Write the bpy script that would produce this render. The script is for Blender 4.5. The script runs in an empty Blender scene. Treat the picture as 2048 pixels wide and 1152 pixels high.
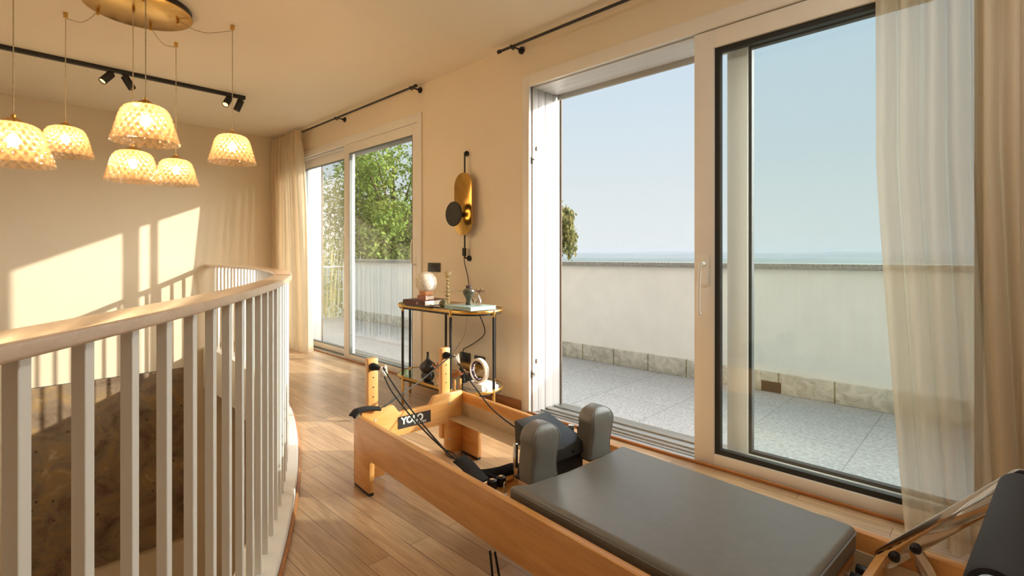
import bpy, bmesh, math, random
from mathutils import Vector, Matrix
random.seed(7)
C = bpy.context.scene.collection
PI = math.pi

# ------------------------------------------------------------------ helpers
ROOT = {}

def root_matrix(o):
    while o.parent is not None:
        o = o.parent
    return ROOT.get(o.name, Matrix.Identity(4))


class MB:
    """collects shapes, links them as one mesh object"""
    def __init__(self):
        self.bm = bmesh.new()

    def face(self, vs):
        try:
            return self.bm.faces.new(vs)
        except ValueError:
            return None

    def hexa(self, p):      # 8 points: bottom loop 0-3, top loop 4-7
        v = [self.bm.verts.new(q) for q in p]
        for f in ((3, 2, 1, 0), (4, 5, 6, 7), (0, 1, 5, 4), (1, 2, 6, 5), (2, 3, 7, 6), (3, 0, 4, 7)):
            self.face([v[i] for i in f])
        return self

    def box(self, x0, x1, y0, y1, z0, z1):
        return self.hexa([(x0, y0, z0), (x1, y0, z0), (x1, y1, z0), (x0, y1, z0),
                          (x0, y0, z1), (x1, y0, z1), (x1, y1, z1), (x0, y1, z1)])

    def prism(self, pts, off):   # polygon (3d points) extruded by off
        off = Vector(off)
        a = [self.bm.verts.new(Vector(p)) for p in pts]
        b = [self.bm.verts.new(Vector(p) + off) for p in pts]
        self.face(a[::-1]); self.face(b)
        n = len(a)
        for i in range(n):
            self.face([a[i], a[(i + 1) % n], b[(i + 1) % n], b[i]])
        return self

    def lathe(self, prof, c=(0, 0, 0), axis=(0, 0, 1), seg=24, cap=True):
        c = Vector(c); q = Vector((0, 0, 1)).rotation_difference(Vector(axis).normalized())
        rings = []
        for r, z in prof:
            rings.append([self.bm.verts.new(c + q @ Vector((r * math.cos(2 * PI * k / seg), r * math.sin(2 * PI * k / seg), z))) for k in range(seg)])
        for i in range(len(rings) - 1):
            for k in range(seg):
                self.face([rings[i][k], rings[i][(k + 1) % seg], rings[i + 1][(k + 1) % seg], rings[i + 1][k]])
        if cap:
            self.face(rings[0][::-1]); self.face(rings[-1])
        return self

    def cyl(self, p0, p1, r, r1=None, seg=16):
        p0, p1 = Vector(p0), Vector(p1)
        d = p1 - p0
        return self.lathe([(r, 0), (r if r1 is None else r1, d.length)], p0, d, seg)

    def sphere(self, c, r, sx=1, sy=1, sz=1, seg=24, rings=12):
        c = Vector(c); R = []
        for i in range(rings + 1):
            t = PI * i / rings
            rr, zz = math.sin(t), -math.cos(t)
            if i in (0, rings):
                R.append([self.bm.verts.new(c + Vector((0, 0, zz * r * sz)))])
            else:
                R.append([self.bm.verts.new(c + Vector((rr * r * sx * math.cos(2 * PI * k / seg), rr * r * sy * math.sin(2 * PI * k / seg), zz * r * sz))) for k in range(seg)])
        for i in range(rings):
            for k in range(seg):
                a, b = R[i], R[i + 1]
                k2 = (k + 1) % seg
                vs = []
                for v in (a[k % len(a)], a[k2 % len(a)], b[k2 % len(b)], b[k % len(b)]):
                    if v not in vs:
                        vs.append(v)
                self.face(vs)
        return self

    def tube(self, pts, r, seg=8, closed=False, flat=None):
        """sweep along pts; flat=(w,h) sweeps a rectangle-ish ellipse"""
        P = [Vector(p) for p in pts]
        n = len(P); rings = []
        up = Vector((0, 0, 1))
        prev = None
        for i in range(n):
            if closed:
                t = P[(i + 1) % n] - P[i - 1]
            else:
                t = P[min(i + 1, n - 1)] - P[max(i - 1, 0)]
            t.normalize()
            if prev is None:
                s = t.cross(up)
                if s.length < 1e-3:
                    s = t.cross(Vector((1, 0, 0)))
            else:
                s = prev - t * prev.dot(t)
                if s.length < 1e-4:
                    s = t.cross(up)
            s.normalize(); prev = s
            u = s.cross(t)
            rr = r[i] if isinstance(r, (list, tuple)) else r
            w, h = (rr, rr) if flat is None else flat
            rings.append([self.bm.verts.new(P[i] + s * w * math.cos(2 * PI * k / seg) + u * h * math.sin(2 * PI * k / seg)) for k in range(seg)])
        m = n if closed else n - 1
        for i in range(m):
            a, b = rings[i], rings[(i + 1) % n]
            for k in range(seg):
                self.face([a[k], a[(k + 1) % seg], b[(k + 1) % seg], b[k]])
        if not closed:
            self.face(rings[0][::-1]); self.face(rings[-1])
        return self

    def grid(self, fn, nu, nv, closed_u=False):
        V = [[self.bm.verts.new(fn(i / nu, j / nv)) for j in range(nv + 1)] for i in range(nu if closed_u else nu + 1)]
        L = len(V)
        for i in range(nu):
            for j in range(nv):
                self.face([V[i][j], V[(i + 1) % L][j], V[(i + 1) % L][j + 1], V[i][j + 1]])
        return self

    def build(self, name, mat, parent=None, local=False, bevel=0, smooth=True, seg=2, angle=40, sub=0):
        bm = self.bm
        bmesh.ops.recalc_face_normals(bm, faces=bm.faces)
        if bevel:
            es = [e for e in bm.edges if len(e.link_faces) == 2 and e.calc_face_angle(0) > math.radians(30)]
            bmesh.ops.bevel(bm, geom=es, offset=bevel, segments=seg, profile=0.5, affect='EDGES', clamp_overlap=True)
        me = bpy.data.meshes.new(name)
        if parent is not None and not local:
            bm.transform(root_matrix(parent).inverted())
        bm.to_mesh(me); bm.free()
        if mat is not None:
            me.materials.append(mat)
        if smooth:
            me.shade_smooth()
            me.set_sharp_from_angle(angle=math.radians(angle))
        o = bpy.data.objects.new(name, me)
        C.objects.link(o)
        if parent is not None:
            o.parent = parent
        if sub:
            s = o.modifiers.new('sub', 'SUBSURF'); s.levels = sub; s.render_levels = sub
        return o


def thing(name, label, cat, loc=(0, 0, 0), rotz=0.0, group=None, kind=None):
    o = bpy.data.objects.new(name, None); C.objects.link(o)
    o.empty_display_size = 0.05
    o.location = loc; o.rotation_euler = (0, 0, rotz)
    ROOT[o.name] = Matrix.Translation(Vector(loc)) @ Matrix.Rotation(rotz, 4, 'Z')
    tag(o, label, cat, group, kind)
    return o


def tag(o, label=None, cat=None, group=None, kind=None):
    if label: o['label'] = label
    if cat: o['category'] = cat
    if group: o['group'] = group
    if kind: o['kind'] = kind
    return o


def struct(o, label=None):
    o['kind'] = 'structure'
    if label: o['label'] = label
    return o


def spline(pts, n=8):
    P = [Vector(p) for p in pts]
    out = []
    for i in range(len(P) - 1):
        p0 = P[max(i - 1, 0)]; p1 = P[i]; p2 = P[i + 1]; p3 = P[min(i + 2, len(P) - 1)]
        for k in range(n):
            t = k / n
            out.append(0.5 * ((2 * p1) + (p2 - p0) * t + (2 * p0 - 5 * p1 + 4 * p2 - p3) * t * t + (3 * p1 - p0 - 3 * p2 + p3) * t ** 3))
    out.append(P[-1])
    return out


# ------------------------------------------------------------------ materials
def lin(c):
    return tuple(((v / 255) / 12.92 if v / 255 <= 0.04045 else ((v / 255 + 0.055) / 1.055) ** 2.4) for v in c)


def new_mat(name):
    m = bpy.data.materials.new(name); m.use_nodes = True
    nt = m.node_tree
    for n in list(nt.nodes):
        nt.nodes.remove(n)
    out = nt.nodes.new('ShaderNodeOutputMaterial')
    return m, nt, out


def N(nt, t, **kw):
    n = nt.nodes.new(t)
    for k, v in kw.items():
        if k in n.inputs:
            n.inputs[k].default_value = v
        else:
            setattr(n, k, v)
    return n


def plain(name, rgb, rough=0.5, metal=0.0, var=0.04, scale=12.0, bump=0.0, bscale=None, stretch=(1, 1, 1), linear=False, coat=0.0, spec=0.5):
    c = rgb if linear else lin(rgb)
    m, nt, out = new_mat(name)
    b = N(nt, 'ShaderNodeBsdfPrincipled')
    b.inputs['Roughness'].default_value = rough
    b.inputs['Metallic'].default_value = metal
    b.inputs['Specular IOR Level'].default_value = spec
    b.inputs['Coat Weight'].default_value = coat
    tc = N(nt, 'ShaderNodeTexCoord')
    mp = N(nt, 'ShaderNodeMapping'); mp.inputs['Scale'].default_value = stretch
    nz = N(nt, 'ShaderNodeTexNoise'); nz.inputs['Scale'].default_value = scale; nz.inputs['Detail'].default_value = 4
    nt.links.new(tc.outputs['Object'], mp.inputs['Vector']); nt.links.new(mp.outputs['Vector'], nz.inputs['Vector'])
    cr = N(nt, 'ShaderNodeValToRGB')
    cr.color_ramp.elements[0].position = 0.3; cr.color_ramp.elements[1].position = 0.7
    cr.color_ramp.elements[0].color = tuple(max(0, v * (1 - var)) for v in c) + (1,)
    cr.color_ramp.elements[1].color = tuple(min(1, v * (1 + var)) for v in c) + (1,)
    nt.links.new(nz.outputs['Fac'], cr.inputs['Fac'])
    nt.links.new(cr.outputs['Color'], b.inputs['Base Color'])
    if bump:
        nb = N(nt, 'ShaderNodeTexNoise'); nb.inputs['Scale'].default_value = bscale or scale * 4; nb.inputs['Detail'].default_value = 5
        nt.links.new(mp.outputs['Vector'], nb.inputs['Vector'])
        bp = N(nt, 'ShaderNodeBump'); bp.inputs['Strength'].default_value = bump; bp.inputs['Distance'].default_value = 0.01
        nt.links.new(nb.outputs['Fac'], bp.inputs['Height']); nt.links.new(bp.outputs['Normal'], b.inputs['Normal'])
    nt.links.new(b.outputs['BSDF'], out.inputs['Surface'])
    return m


def wood(name, dark, light, rough=0.4, axis='X', scale=1.0, coat=0.1):
    """straight-grained timber; grain runs along the given object axis"""
    m, nt, out = new_mat(name)
    b = N(nt, 'ShaderNodeBsdfPrincipled'); b.inputs['Roughness'].default_value = rough
    b.inputs['Coat Weight'].default_value = coat; b.inputs['Coat Roughness'].default_value = 0.25
    tc = N(nt, 'ShaderNodeTexCoord'); mp = N(nt, 'ShaderNodeMapping')
    s = {'X': (1.2, 14, 14), 'Y': (14, 1.2, 14), 'Z': (14, 14, 1.2)}[axis]
    mp.inputs['Scale'].default_value = tuple(v * scale for v in s)
    nt.links.new(tc.outputs['Object'], mp.inputs['Vector'])
    n1 = N(nt, 'ShaderNodeTexNoise'); n1.inputs['Scale'].default_value = 3; n1.inputs['Detail'].default_value = 8; n1.inputs['Distortion'].default_value = 0.6
    n2 = N(nt, 'ShaderNodeTexNoise'); n2.inputs['Scale'].default_value = 12; n2.inputs['Detail'].default_value = 3
    nt.links.new(mp.outputs['Vector'], n1.inputs['Vector']); nt.links.new(mp.outputs['Vector'], n2.inputs['Vector'])
    mx = N(nt, 'ShaderNodeMix'); mx.data_type = 'FLOAT'; mx.inputs[0].default_value = 0.35
    nt.links.new(n1.outputs['Fac'], mx.inputs[2]); nt.links.new(n2.outputs['Fac'], mx.inputs[3])
    cr = N(nt, 'ShaderNodeValToRGB')
    cr.color_ramp.elements[0].position = 0.3; cr.color_ramp.elements[0].color = lin(dark) + (1,)
    cr.color_ramp.elements[1].position = 0.7; cr.color_ramp.elements[1].color = lin(light) + (1,)
    nt.links.new(mx.outputs[0], cr.inputs['Fac']); nt.links.new(cr.outputs['Color'], b.inputs['Base Color'])
    nt.links.new(b.outputs['BSDF'], out.inputs['Surface'])
    return m


def plank_floor(name):
    m, nt, out = new_mat(name)
    b = N(nt, 'ShaderNodeBsdfPrincipled')
    tc = N(nt, 'ShaderNodeTexCoord'); mp = N(nt, 'ShaderNodeMapping')
    mp.inputs['Rotation'].default_value = (0, 0, PI / 2)
    mp.inputs['Location'].default_value = (0.3, 0.873, 0)
    nt.links.new(tc.outputs['Object'], mp.inputs['Vector'])
    br = N(nt, 'ShaderNodeTexBrick'); br.offset = 0.37; br.offset_frequency = 2; br.squash = 1.0
    br.inputs['Scale'].default_value = 1.0; br.inputs['Brick Width'].default_value = 0.95; br.inputs['Row Height'].default_value = 0.0895
    br.inputs['Mortar Size'].default_value = 0.0011; br.inputs['Mortar Smooth'].default_value = 0.2; br.inputs['Bias'].default_value = 0.0
    br.inputs['Color1'].default_value = lin((204, 172, 134)) + (1,); br.inputs['Color2'].default_value = lin((170, 138, 102)) + (1,)
    br.inputs['Mortar'].default_value = lin((70, 42, 22)) + (1,)
    nt.links.new(mp.outputs['Vector'], br.inputs['Vector'])
    m2 = N(nt, 'ShaderNodeMapping'); m2.inputs['Scale'].default_value = (22, 1.6, 1)
    nt.links.new(tc.outputs['Object'], m2.inputs['Vector'])
    n1 = N(nt, 'ShaderNodeTexNoise'); n1.inputs['Scale'].default_value = 2.2; n1.inputs['Detail'].default_value = 8; n1.inputs['Distortion'].default_value = 1.2
    nt.links.new(m2.outputs['Vector'], n1.inputs['Vector'])
    cr = N(nt, 'ShaderNodeValToRGB'); cr.color_ramp.elements[0].position = 0.35; cr.color_ramp.elements[1].position = 0.65
    cr.color_ramp.elements[0].color = (0.78, 0.75, 0.72, 1); cr.color_ramp.elements[1].color = (1.04, 1.04, 1.04, 1)
    nt.links.new(n1.outputs['Fac'], cr.inputs['Fac'])
    mx = N(nt, 'ShaderNodeMix'); mx.data_type = 'RGBA'; mx.blend_type = 'MULTIPLY'; mx.inputs[0].default_value = 1
    nt.links.new(br.outputs['Color'], mx.inputs[6]); nt.links.new(cr.outputs['Color'], mx.inputs[7])
    nt.links.new(mx.outputs[2], b.inputs['Base Color'])
    b.inputs['Roughness'].default_value = 0.30
    bp = N(nt, 'ShaderNodeBump'); bp.inputs['Strength'].default_value = 0.25; bp.inputs['Distance'].default_value = 0.002
    iv = N(nt, 'ShaderNodeMath'); iv.operation = 'MULTIPLY_ADD'; iv.inputs[1].default_value = -1.0
    nt.links.new(br.outputs['Fac'], iv.inputs[0]); nt.links.new(n1.outputs['Fac'], iv.inputs[2])
    nt.links.new(iv.outputs[0], bp.inputs['Height']); nt.links.new(bp.outputs['Normal'], b.inputs['Normal'])
    nt.links.new(b.outputs['BSDF'], out.inputs['Surface'])
    return m


def schlick(nt, f0=0.04, scale=1.0):
    lw = N(nt, 'ShaderNodeLayerWeight'); lw.inputs['Blend'].default_value = 0.5
    pw = N(nt, 'ShaderNodeMath'); pw.operation = 'POWER'; pw.inputs[1].default_value = 5.0
    nt.links.new(lw.outputs['Facing'], pw.inputs[0])
    ma = N(nt, 'ShaderNodeMath'); ma.operation = 'MULTIPLY_ADD'; ma.inputs[1].default_value = (1 - f0) * scale; ma.inputs[2].default_value = f0 * scale
    nt.links.new(pw.outputs[0], ma.inputs[0])
    return ma.outputs[0]


def glass(name, tint=(0.97, 0.98, 0.975), refl=1.0, rough=0.0):
    """thin pane: clear transmission plus a Fresnel reflection"""
    m, nt, out = new_mat(name)
    tr = N(nt, 'ShaderNodeBsdfTransparent'); tr.inputs['Color'].default_value = tint + (1,)
    gl = N(nt, 'ShaderNodeBsdfGlossy'); gl.inputs['Roughness'].default_value = rough; gl.inputs['Color'].default_value = (1, 1, 1, 1)
    mx = N(nt, 'ShaderNodeMixShader')
    nt.links.new(schlick(nt, 0.04, refl), mx.inputs['Fac']); nt.links.new(tr.outputs[0], mx.inputs[1]); nt.links.new(gl.outputs[0], mx.inputs[2])
    nt.links.new(mx.outputs[0], out.inputs['Surface'])
    return m


def cloth(name, rgb, transp, transl, weave=600):
    m, nt, out = new_mat(name)
    c = lin(rgb)
    df = N(nt, 'ShaderNodeBsdfDiffuse'); tl = N(nt, 'ShaderNodeBsdfTranslucent'); tr = N(nt, 'ShaderNodeBsdfTransparent')
    tc = N(nt, 'ShaderNodeTexCoord'); nz = N(nt, 'ShaderNodeTexNoise'); nz.inputs['Scale'].default_value = 9
    mp = N(nt, 'ShaderNodeMapping'); mp.inputs['Scale'].default_value = (6, 6, 0.6)
    nt.links.new(tc.outputs['Object'], mp.inputs['Vector']); nt.links.new(mp.outputs['Vector'], nz.inputs['Vector'])
    cr = N(nt, 'ShaderNodeValToRGB')
    cr.color_ramp.elements[0].color = tuple(v * 0.9 for v in c) + (1,); cr.color_ramp.elements[1].color = tuple(min(1, v * 1.06) for v in c) + (1,)
    nt.links.new(nz.outputs['Fac'], cr.inputs['Fac'])
    nt.links.new(cr.outputs['Color'], df.inputs['Color']); nt.links.new(cr.outputs['Color'], tl.inputs['Color'])
    m1 = N(nt, 'ShaderNodeMixShader'); m1.inputs['Fac'].default_value = transl
    nt.links.new(df.outputs[0], m1.inputs[1]); nt.links.new(tl.outputs[0], m1.inputs[2])
    m2 = N(nt, 'ShaderNodeMixShader'); m2.inputs['Fac'].default_value = transp
    nt.links.new(m1.outputs[0], m2.inputs[1]); nt.links.new(tr.outputs[0], m2.inputs[2])
    nt.links.new(m2.outputs[0], out.inputs['Surface'])
    return m


def emit(name, rgb, strength):
    m, nt, out = new_mat(name)
    e = N(nt, 'ShaderNodeEmission'); e.inputs['Color'].default_value = rgb + (1,); e.inputs['Strength'].default_value = strength
    nt.links.new(e.outputs[0], out.inputs['Surface'])
    return m


WARM = (1.0, 0.72, 0.42)
BULB_POWER = 7.0
FILL_POWER = 26.0
M = {}
M['wall'] = plain('wall paint', (218, 204, 178), 0.85, var=0.015, scale=3, bump=0.04, bscale=180)  # the common wall paint, darkened to stand in for weaker light
M['wall_lightened'] = plain('lightened wall paint', (235, 222, 198), 0.85, var=0.015, scale=3, bump=0.04, bscale=180)  # same wall paint, lightened to stand in for more light on the window wall
M['ceil'] = plain('ceiling paint', (235, 226, 206), 0.9, var=0.01, scale=2)
M['ext'] = plain('exterior plaster', (238, 236, 230), 0.9, var=0.03, scale=5, bump=0.1, bscale=90)
M['frame'] = plain('white lacquered frame', (236, 232, 224), 0.35, var=0.01)
M['white'] = plain('white satin paint', (232, 230, 222), 0.4, var=0.01)
M['floor'] = plank_floor('oak plank floor')
M['oaktrim'] = wood('oak trim', (150, 95, 48), (185, 125, 70), 0.4, 'Y')
M['rail'] = wood('handrail wood', (196, 168, 142), (220, 196, 170), 0.32, 'Y', 0.6, 0.3)
M['beech'] = wood('beech', (196, 132, 66), (222, 164, 96), 0.36, 'X', 0.8, 0.25)
M['beechz'] = wood('beech post', (200, 138, 72), (224, 168, 100), 0.36, 'Z', 0.8, 0.2)
M['beechy'] = wood('beech cross', (200, 138, 70), (224, 168, 98), 0.36, 'Y', 0.8, 0.2)
M['glass'] = glass('window glass', (0.975, 0.985, 0.978), 1.0)
M['glassg'] = glass('green tinted insulating glass', (0.962, 0.992, 0.988), 1.0)
M['gasket'] = plain('black rubber gasket', (34, 36, 34), 0.6)
M['grooveshade'] = plain('brown grey groove shade', (112, 98, 84), 0.8)
M['lining'] = plain('white lining', (200, 197, 192), 0.4, var=0.01)
M['gasketg'] = plain('grey rubber gasket', (96, 100, 94), 0.6)
M['alu'] = plain('brushed aluminium', (186, 184, 178), 0.35, 0.9, stretch=(1, 30, 1))
M['alud'] = plain('grey shutter slats', (168, 166, 158), 0.5, 0.2)
M['black'] = plain('black powder coat', (28, 27, 25), 0.45)
M['blackp'] = plain('black plastic', (24, 24, 24), 0.4)
M['webbing'] = plain('black webbing', (24, 22, 24), 0.85, bump=0.3, bscale=300)
M['rope'] = plain('black cord', (30, 28, 26), 0.75, bump=0.3, bscale=500)
M['ropeg'] = plain('grey cord', (88, 86, 80), 0.7, bump=0.3, bscale=500)
M['brass'] = plain('brushed brass', (214, 172, 98), 0.28, 1.0, var=0.05, stretch=(1, 1, 12))
M['brassd'] = plain('satin brass plate', (204, 164, 92), 0.22, 1.0, var=0.08, stretch=(2, 2, 12))
M['leather'] = plain('taupe leather', (116, 112, 106), 0.40, var=0.05, scale=30, bump=0.06, bscale=420, spec=.8)
M['leatherd'] = plain('black leather', (38, 38, 35), 0.4, var=0.05, scale=30, bump=0.1, bscale=420)
M['chrome'] = plain('chrome', (225, 225, 225), 0.08, 1.0, var=0.02)
M['steel'] = plain('painted steel rail', (196, 178, 150), 0.45, 0.3)
M['foam'] = plain('black foam grip', (42, 42, 46), 0.75, var=0.05, scale=60, bump=0.2, bscale=500)
M['cordbeige'] = plain('twisted beige cord', (186, 170, 140), 0.8, var=0.25, scale=120, bump=0.3, bscale=400)
M['curtain'] = cloth('linen curtain', (230, 214, 186), 0.06, 0.42)
M['sheer'] = cloth('sheer curtain', (226, 212, 186), 0.30, 0.44)
M['bulb'] = emit('lit bulb', WARM, 1.0)
M['spotlit'] = emit('lit spot lens', (1.0, 0.55, 0.18), 4.0)
M['glow'] = emit('sconce light ring', (1.0, 0.55, 0.2), 7.0)
M['leaf'] = None

def shade_glass():
    m, nt, out = new_mat('diamond cut glass')
    tr = N(nt, 'ShaderNodeBsdfTransparent'); tr.inputs['Color'].default_value = (1.0, 0.95, 0.88, 1)
    tl = N(nt, 'ShaderNodeBsdfTranslucent'); tl.inputs['Color'].default_value = (1.0, 0.66, 0.34, 1)
    gl = N(nt, 'ShaderNodeBsdfGlossy'); gl.inputs['Roughness'].default_value = 0.12
    tc = N(nt, 'ShaderNodeTexCoord'); sx = N(nt, 'ShaderNodeSeparateXYZ'); nt.links.new(tc.outputs['Object'], sx.inputs[0])
    def mth(op, a, b_=None, c=None):
        n = N(nt, 'ShaderNodeMath'); n.operation = op
        for i, v in enumerate((a, b_, c)):
            if v is None: continue
            if isinstance(v, (int, float)): n.inputs[i].default_value = v
            else: nt.links.new(v, n.inputs[i])
        return n.outputs[0]
    an = mth('MULTIPLY', mth('ARCTAN2', sx.outputs['Y'], sx.outputs['X']), 11.0)
    z6 = mth('MULTIPLY', sx.outputs['Z'], 62.0)
    p1 = mth('ABSOLUTE', mth('SINE', mth('ADD', an, z6))); p2 = mth('ABSOLUTE', mth('SINE', mth('SUBTRACT', an, z6)))
    ridge = mth('POWER', mth('SUBTRACT', 1.0, mth('MULTIPLY', p1, p2)), 2.0)        # 1 on the cut ridges, 0 in the facets
    fac = mth('MULTIPLY_ADD', ridge, .17, .035)
    a = N(nt, 'ShaderNodeMixShader'); nt.links.new(fac, a.inputs['Fac'])
    nt.links.new(tr.outputs[0], a.inputs[1]); nt.links.new(tl.outputs[0], a.inputs[2])
    b = N(nt, 'ShaderNodeMixShader')
    nt.links.new(mth('MULTIPLY_ADD', ridge, .10, schlick(nt, 0.06, 1.0)), b.inputs['Fac']); nt.links.new(a.outputs[0], b.inputs[1]); nt.links.new(gl.outputs[0], b.inputs[2])
    nt.links.new(b.outputs[0], out.inputs['Surface'])
    return m
M['shade'] = shade_glass()


def painting_mat():
    m, nt, out = new_mat('dark abstract canvas')
    b = N(nt, 'ShaderNodeBsdfPrincipled'); b.inputs['Roughness'].default_value = 0.6
    tc = N(nt, 'ShaderNodeTexCoord')
    n1 = N(nt, 'ShaderNodeTexNoise'); n1.inputs['Scale'].default_value = 3.4; n1.inputs['Detail'].default_value = 12; n1.inputs['Roughness'].default_value = .65; n1.inputs['Distortion'].default_value = .7
    nt.links.new(tc.outputs['Object'], n1.inputs['Vector'])
    cr = N(nt, 'ShaderNodeValToRGB'); e = cr.color_ramp.elements
    e[0].position = 0.28; e[0].color = lin((66, 52, 40)) + (1,)
    e[1].position = 0.75; e[1].color = lin((184, 178, 150)) + (1,)
    for p, c in ((0.42, (112, 92, 72)), (0.52, (132, 114, 90)), (0.6, (150, 122, 80))):
        k = cr.color_ramp.elements.new(p); k.color = lin(c) + (1,)
    nt.links.new(n1.outputs['Fac'], cr.inputs['Fac'])
    n2 = N(nt, 'ShaderNodeTexVoronoi'); n2.inputs['Scale'].default_value = 9; n2.distance = 'EUCLIDEAN'
    nt.links.new(tc.outputs['Object'], n2.inputs['Vector'])
    c2 = N(nt, 'ShaderNodeValToRGB'); c2.color_ramp.elements[0].position = 0.02; c2.color_ramp.elements[0].color = (1, 1, 1, 1)
    c2.color_ramp.elements[1].position = 0.16; c2.color_ramp.elements[1].color = (0, 0, 0, 1)
    nt.links.new(n2.outputs['Distance'], c2.inputs['Fac'])
    n3 = N(nt, 'ShaderNodeTexNoise'); n3.inputs['Scale'].default_value = 5; nt.links.new(tc.outputs['Object'], n3.inputs['Vector'])
    c3 = N(nt, 'ShaderNodeValToRGB'); c3.color_ramp.elements[0].color = lin((28, 20, 14)) + (1,); c3.color_ramp.elements[1].color = lin((176, 140, 64)) + (1,)
    c3.color_ramp.elements[0].position = 0.5; c3.color_ramp.elements[1].position = 0.62
    nt.links.new(n3.outputs['Fac'], c3.inputs['Fac'])
    mx = N(nt, 'ShaderNodeMix'); mx.data_type = 'RGBA'
    nt.links.new(c2.outputs['Color'], mx.inputs[0]); nt.links.new(cr.outputs['Color'], mx.inputs[6]); nt.links.new(c3.outputs['Color'], mx.inputs[7])
    nt.links.new(mx.outputs[2], b.inputs['Base Color'])
    nt.links.new(b.outputs['BSDF'], out.inputs['Surface'])
    return m
M['painting'] = painting_mat()


def stone_tiles(name, c1, c2, mortar, w, h, msize, rot=0.0, plane='xy', bump=0.3, noise=14):
    m, nt, out = new_mat(name)
    b = N(nt, 'ShaderNodeBsdfPrincipled'); b.inputs['Roughness'].default_value = 0.75
    tc = N(nt, 'ShaderNodeTexCoord'); mp = N(nt, 'ShaderNodeMapping')
    mp.inputs['Rotation'].default_value = (0, 0, rot)
    if plane == 'yz':
        mp.inputs['Location'].default_value = (.1, .15, 0)
        sx = N(nt, 'ShaderNodeSeparateXYZ'); cx = N(nt, 'ShaderNodeCombineXYZ')
        nt.links.new(tc.outputs['Object'], sx.inputs[0]); nt.links.new(sx.outputs['Y'], cx.inputs['X']); nt.links.new(sx.outputs['Z'], cx.inputs['Y'])
        nt.links.new(cx.outputs[0], mp.inputs['Vector'])
    else:
        nt.links.new(tc.outputs['Object'], mp.inputs['Vector'])
    br = N(nt, 'ShaderNodeTexBrick'); br.inputs['Scale'].default_value = 1; br.inputs['Brick Width'].default_value = w; br.inputs['Row Height'].default_value = h
    br.inputs['Mortar Size'].default_value = msize; br.inputs['Color1'].default_value = lin(c1) + (1,); br.inputs['Color2'].default_value = lin(c2) + (1,)
    br.inputs['Mortar'].default_value = lin(mortar) + (1,)
    nt.links.new(mp.outputs['Vector'], br.inputs['Vector'])
    nz = N(nt, 'ShaderNodeTexNoise'); nz.inputs['Scale'].default_value = noise; nz.inputs['Detail'].default_value = 8; nz.inputs['Distortion'].default_value = 0.8
    nt.links.new(tc.outputs['Object'], nz.inputs['Vector'])
    cr = N(nt, 'ShaderNodeValToRGB'); cr.color_ramp.elements[0].position = 0.35; cr.color_ramp.elements[1].position = 0.65
    cr.color_ramp.elements[0].color = (0.72, 0.72, 0.72, 1); cr.color_ramp.elements[1].color = (1.12, 1.12, 1.12, 1)
    nt.links.new(nz.outputs['Fac'], cr.inputs['Fac'])
    mx = N(nt, 'ShaderNodeMix'); mx.data_type = 'RGBA'; mx.blend_type = 'MULTIPLY'; mx.inputs[0].default_value = 1
    nt.links.new(br.outputs['Color'], mx.inputs[6]); nt.links.new(cr.outputs['Color'], mx.inputs[7])
    nt.links.new(mx.outputs[2], b.inputs['Base Color'])
    bp = N(nt, 'ShaderNodeBump'); bp.inputs['Strength'].default_value = bump; bp.inputs['Distance'].default_value = 0.02
    nt.links.new(nz.outputs['Fac'], bp.inputs['Height']); nt.links.new(bp.outputs['Normal'], b.inputs['Normal'])
    nt.links.new(b.outputs['BSDF'], out.inputs['Surface'])
    return m
M['terrace'] = stone_tiles('grey stone paving', (174, 173, 169), (166, 165, 162), (142, 142, 138), 1.2, 0.6, 0.004, noise=48)
M['rubble'] = stone_tiles('rough stone course', (206, 201, 186), (190, 187, 173), (128, 126, 88), 0.405, 0.4, 0.006, plane='yz', bump=1.0, noise=11)
M['granite'] = plain('granite coping', (150, 148, 140), 0.7, var=0.35, scale=60, bump=0.3, bscale=90)


def leaf_mat(name, a, b_, c):
    m, nt, out = new_mat(name)
    df = N(nt, 'ShaderNodeBsdfDiffuse'); tl = N(nt, 'ShaderNodeBsdfTranslucent')
    tc = N(nt, 'ShaderNodeTexCoord'); nz = N(nt, 'ShaderNodeTexNoise'); nz.inputs['Scale'].default_value = 1.3; nz.inputs['Detail'].default_value = 6
    nt.links.new(tc.outputs['Object'], nz.inputs['Vector'])
    cr = N(nt, 'ShaderNodeValToRGB'); cr.color_ramp.elements[0].position = 0.32; cr.color_ramp.elements[1].position = 0.68
    cr.color_ramp.elements[0].color = lin(a) + (1,); cr.color_ramp.elements[1].color = lin(c) + (1,)
    k = cr.color_ramp.elements.new(0.5); k.color = lin(b_) + (1,)
    nt.links.new(nz.outputs['Fac'], cr.inputs['Fac'])
    nt.links.new(cr.outputs['Color'], df.inputs['Color']); nt.links.new(cr.outputs['Color'], tl.inputs['Color'])
    mx = N(nt, 'ShaderNodeMixShader'); mx.inputs['Fac'].default_value = 0.35
    nt.links.new(df.outputs[0], mx.inputs[1]); nt.links.new(tl.outputs[0], mx.inputs[2])
    nt.links.new(mx.outputs[0], out.inputs['Surface'])
    return m
M['leaf'] = leaf_mat('oak leaves', (84, 104, 50), (112, 132, 64), (150, 158, 84))
M['leaf2'] = leaf_mat('drooping leaves', (96, 100, 66), (120, 118, 76), (150, 126, 84))
M['reed'] = leaf_mat('dry tall grass', (150, 148, 96), (186, 176, 130), (120, 138, 76))
M['bark'] = plain('bark', (92, 78, 60), 0.9, var=0.3, scale=8, bump=0.6, bscale=30)

# ------------------------------------------------------------------ constants
W, TH = 2.611, 0.36            # inner face of the window wall and its thickness
YB, ZC = 6.651, 2.617          # back wall, ceiling
XL, YF = -3.2, -4.0
XO = W + TH
CX, CY, RC = -7.0277, 6.13, 8.8537   # the stair opening is an arc of this circle

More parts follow.
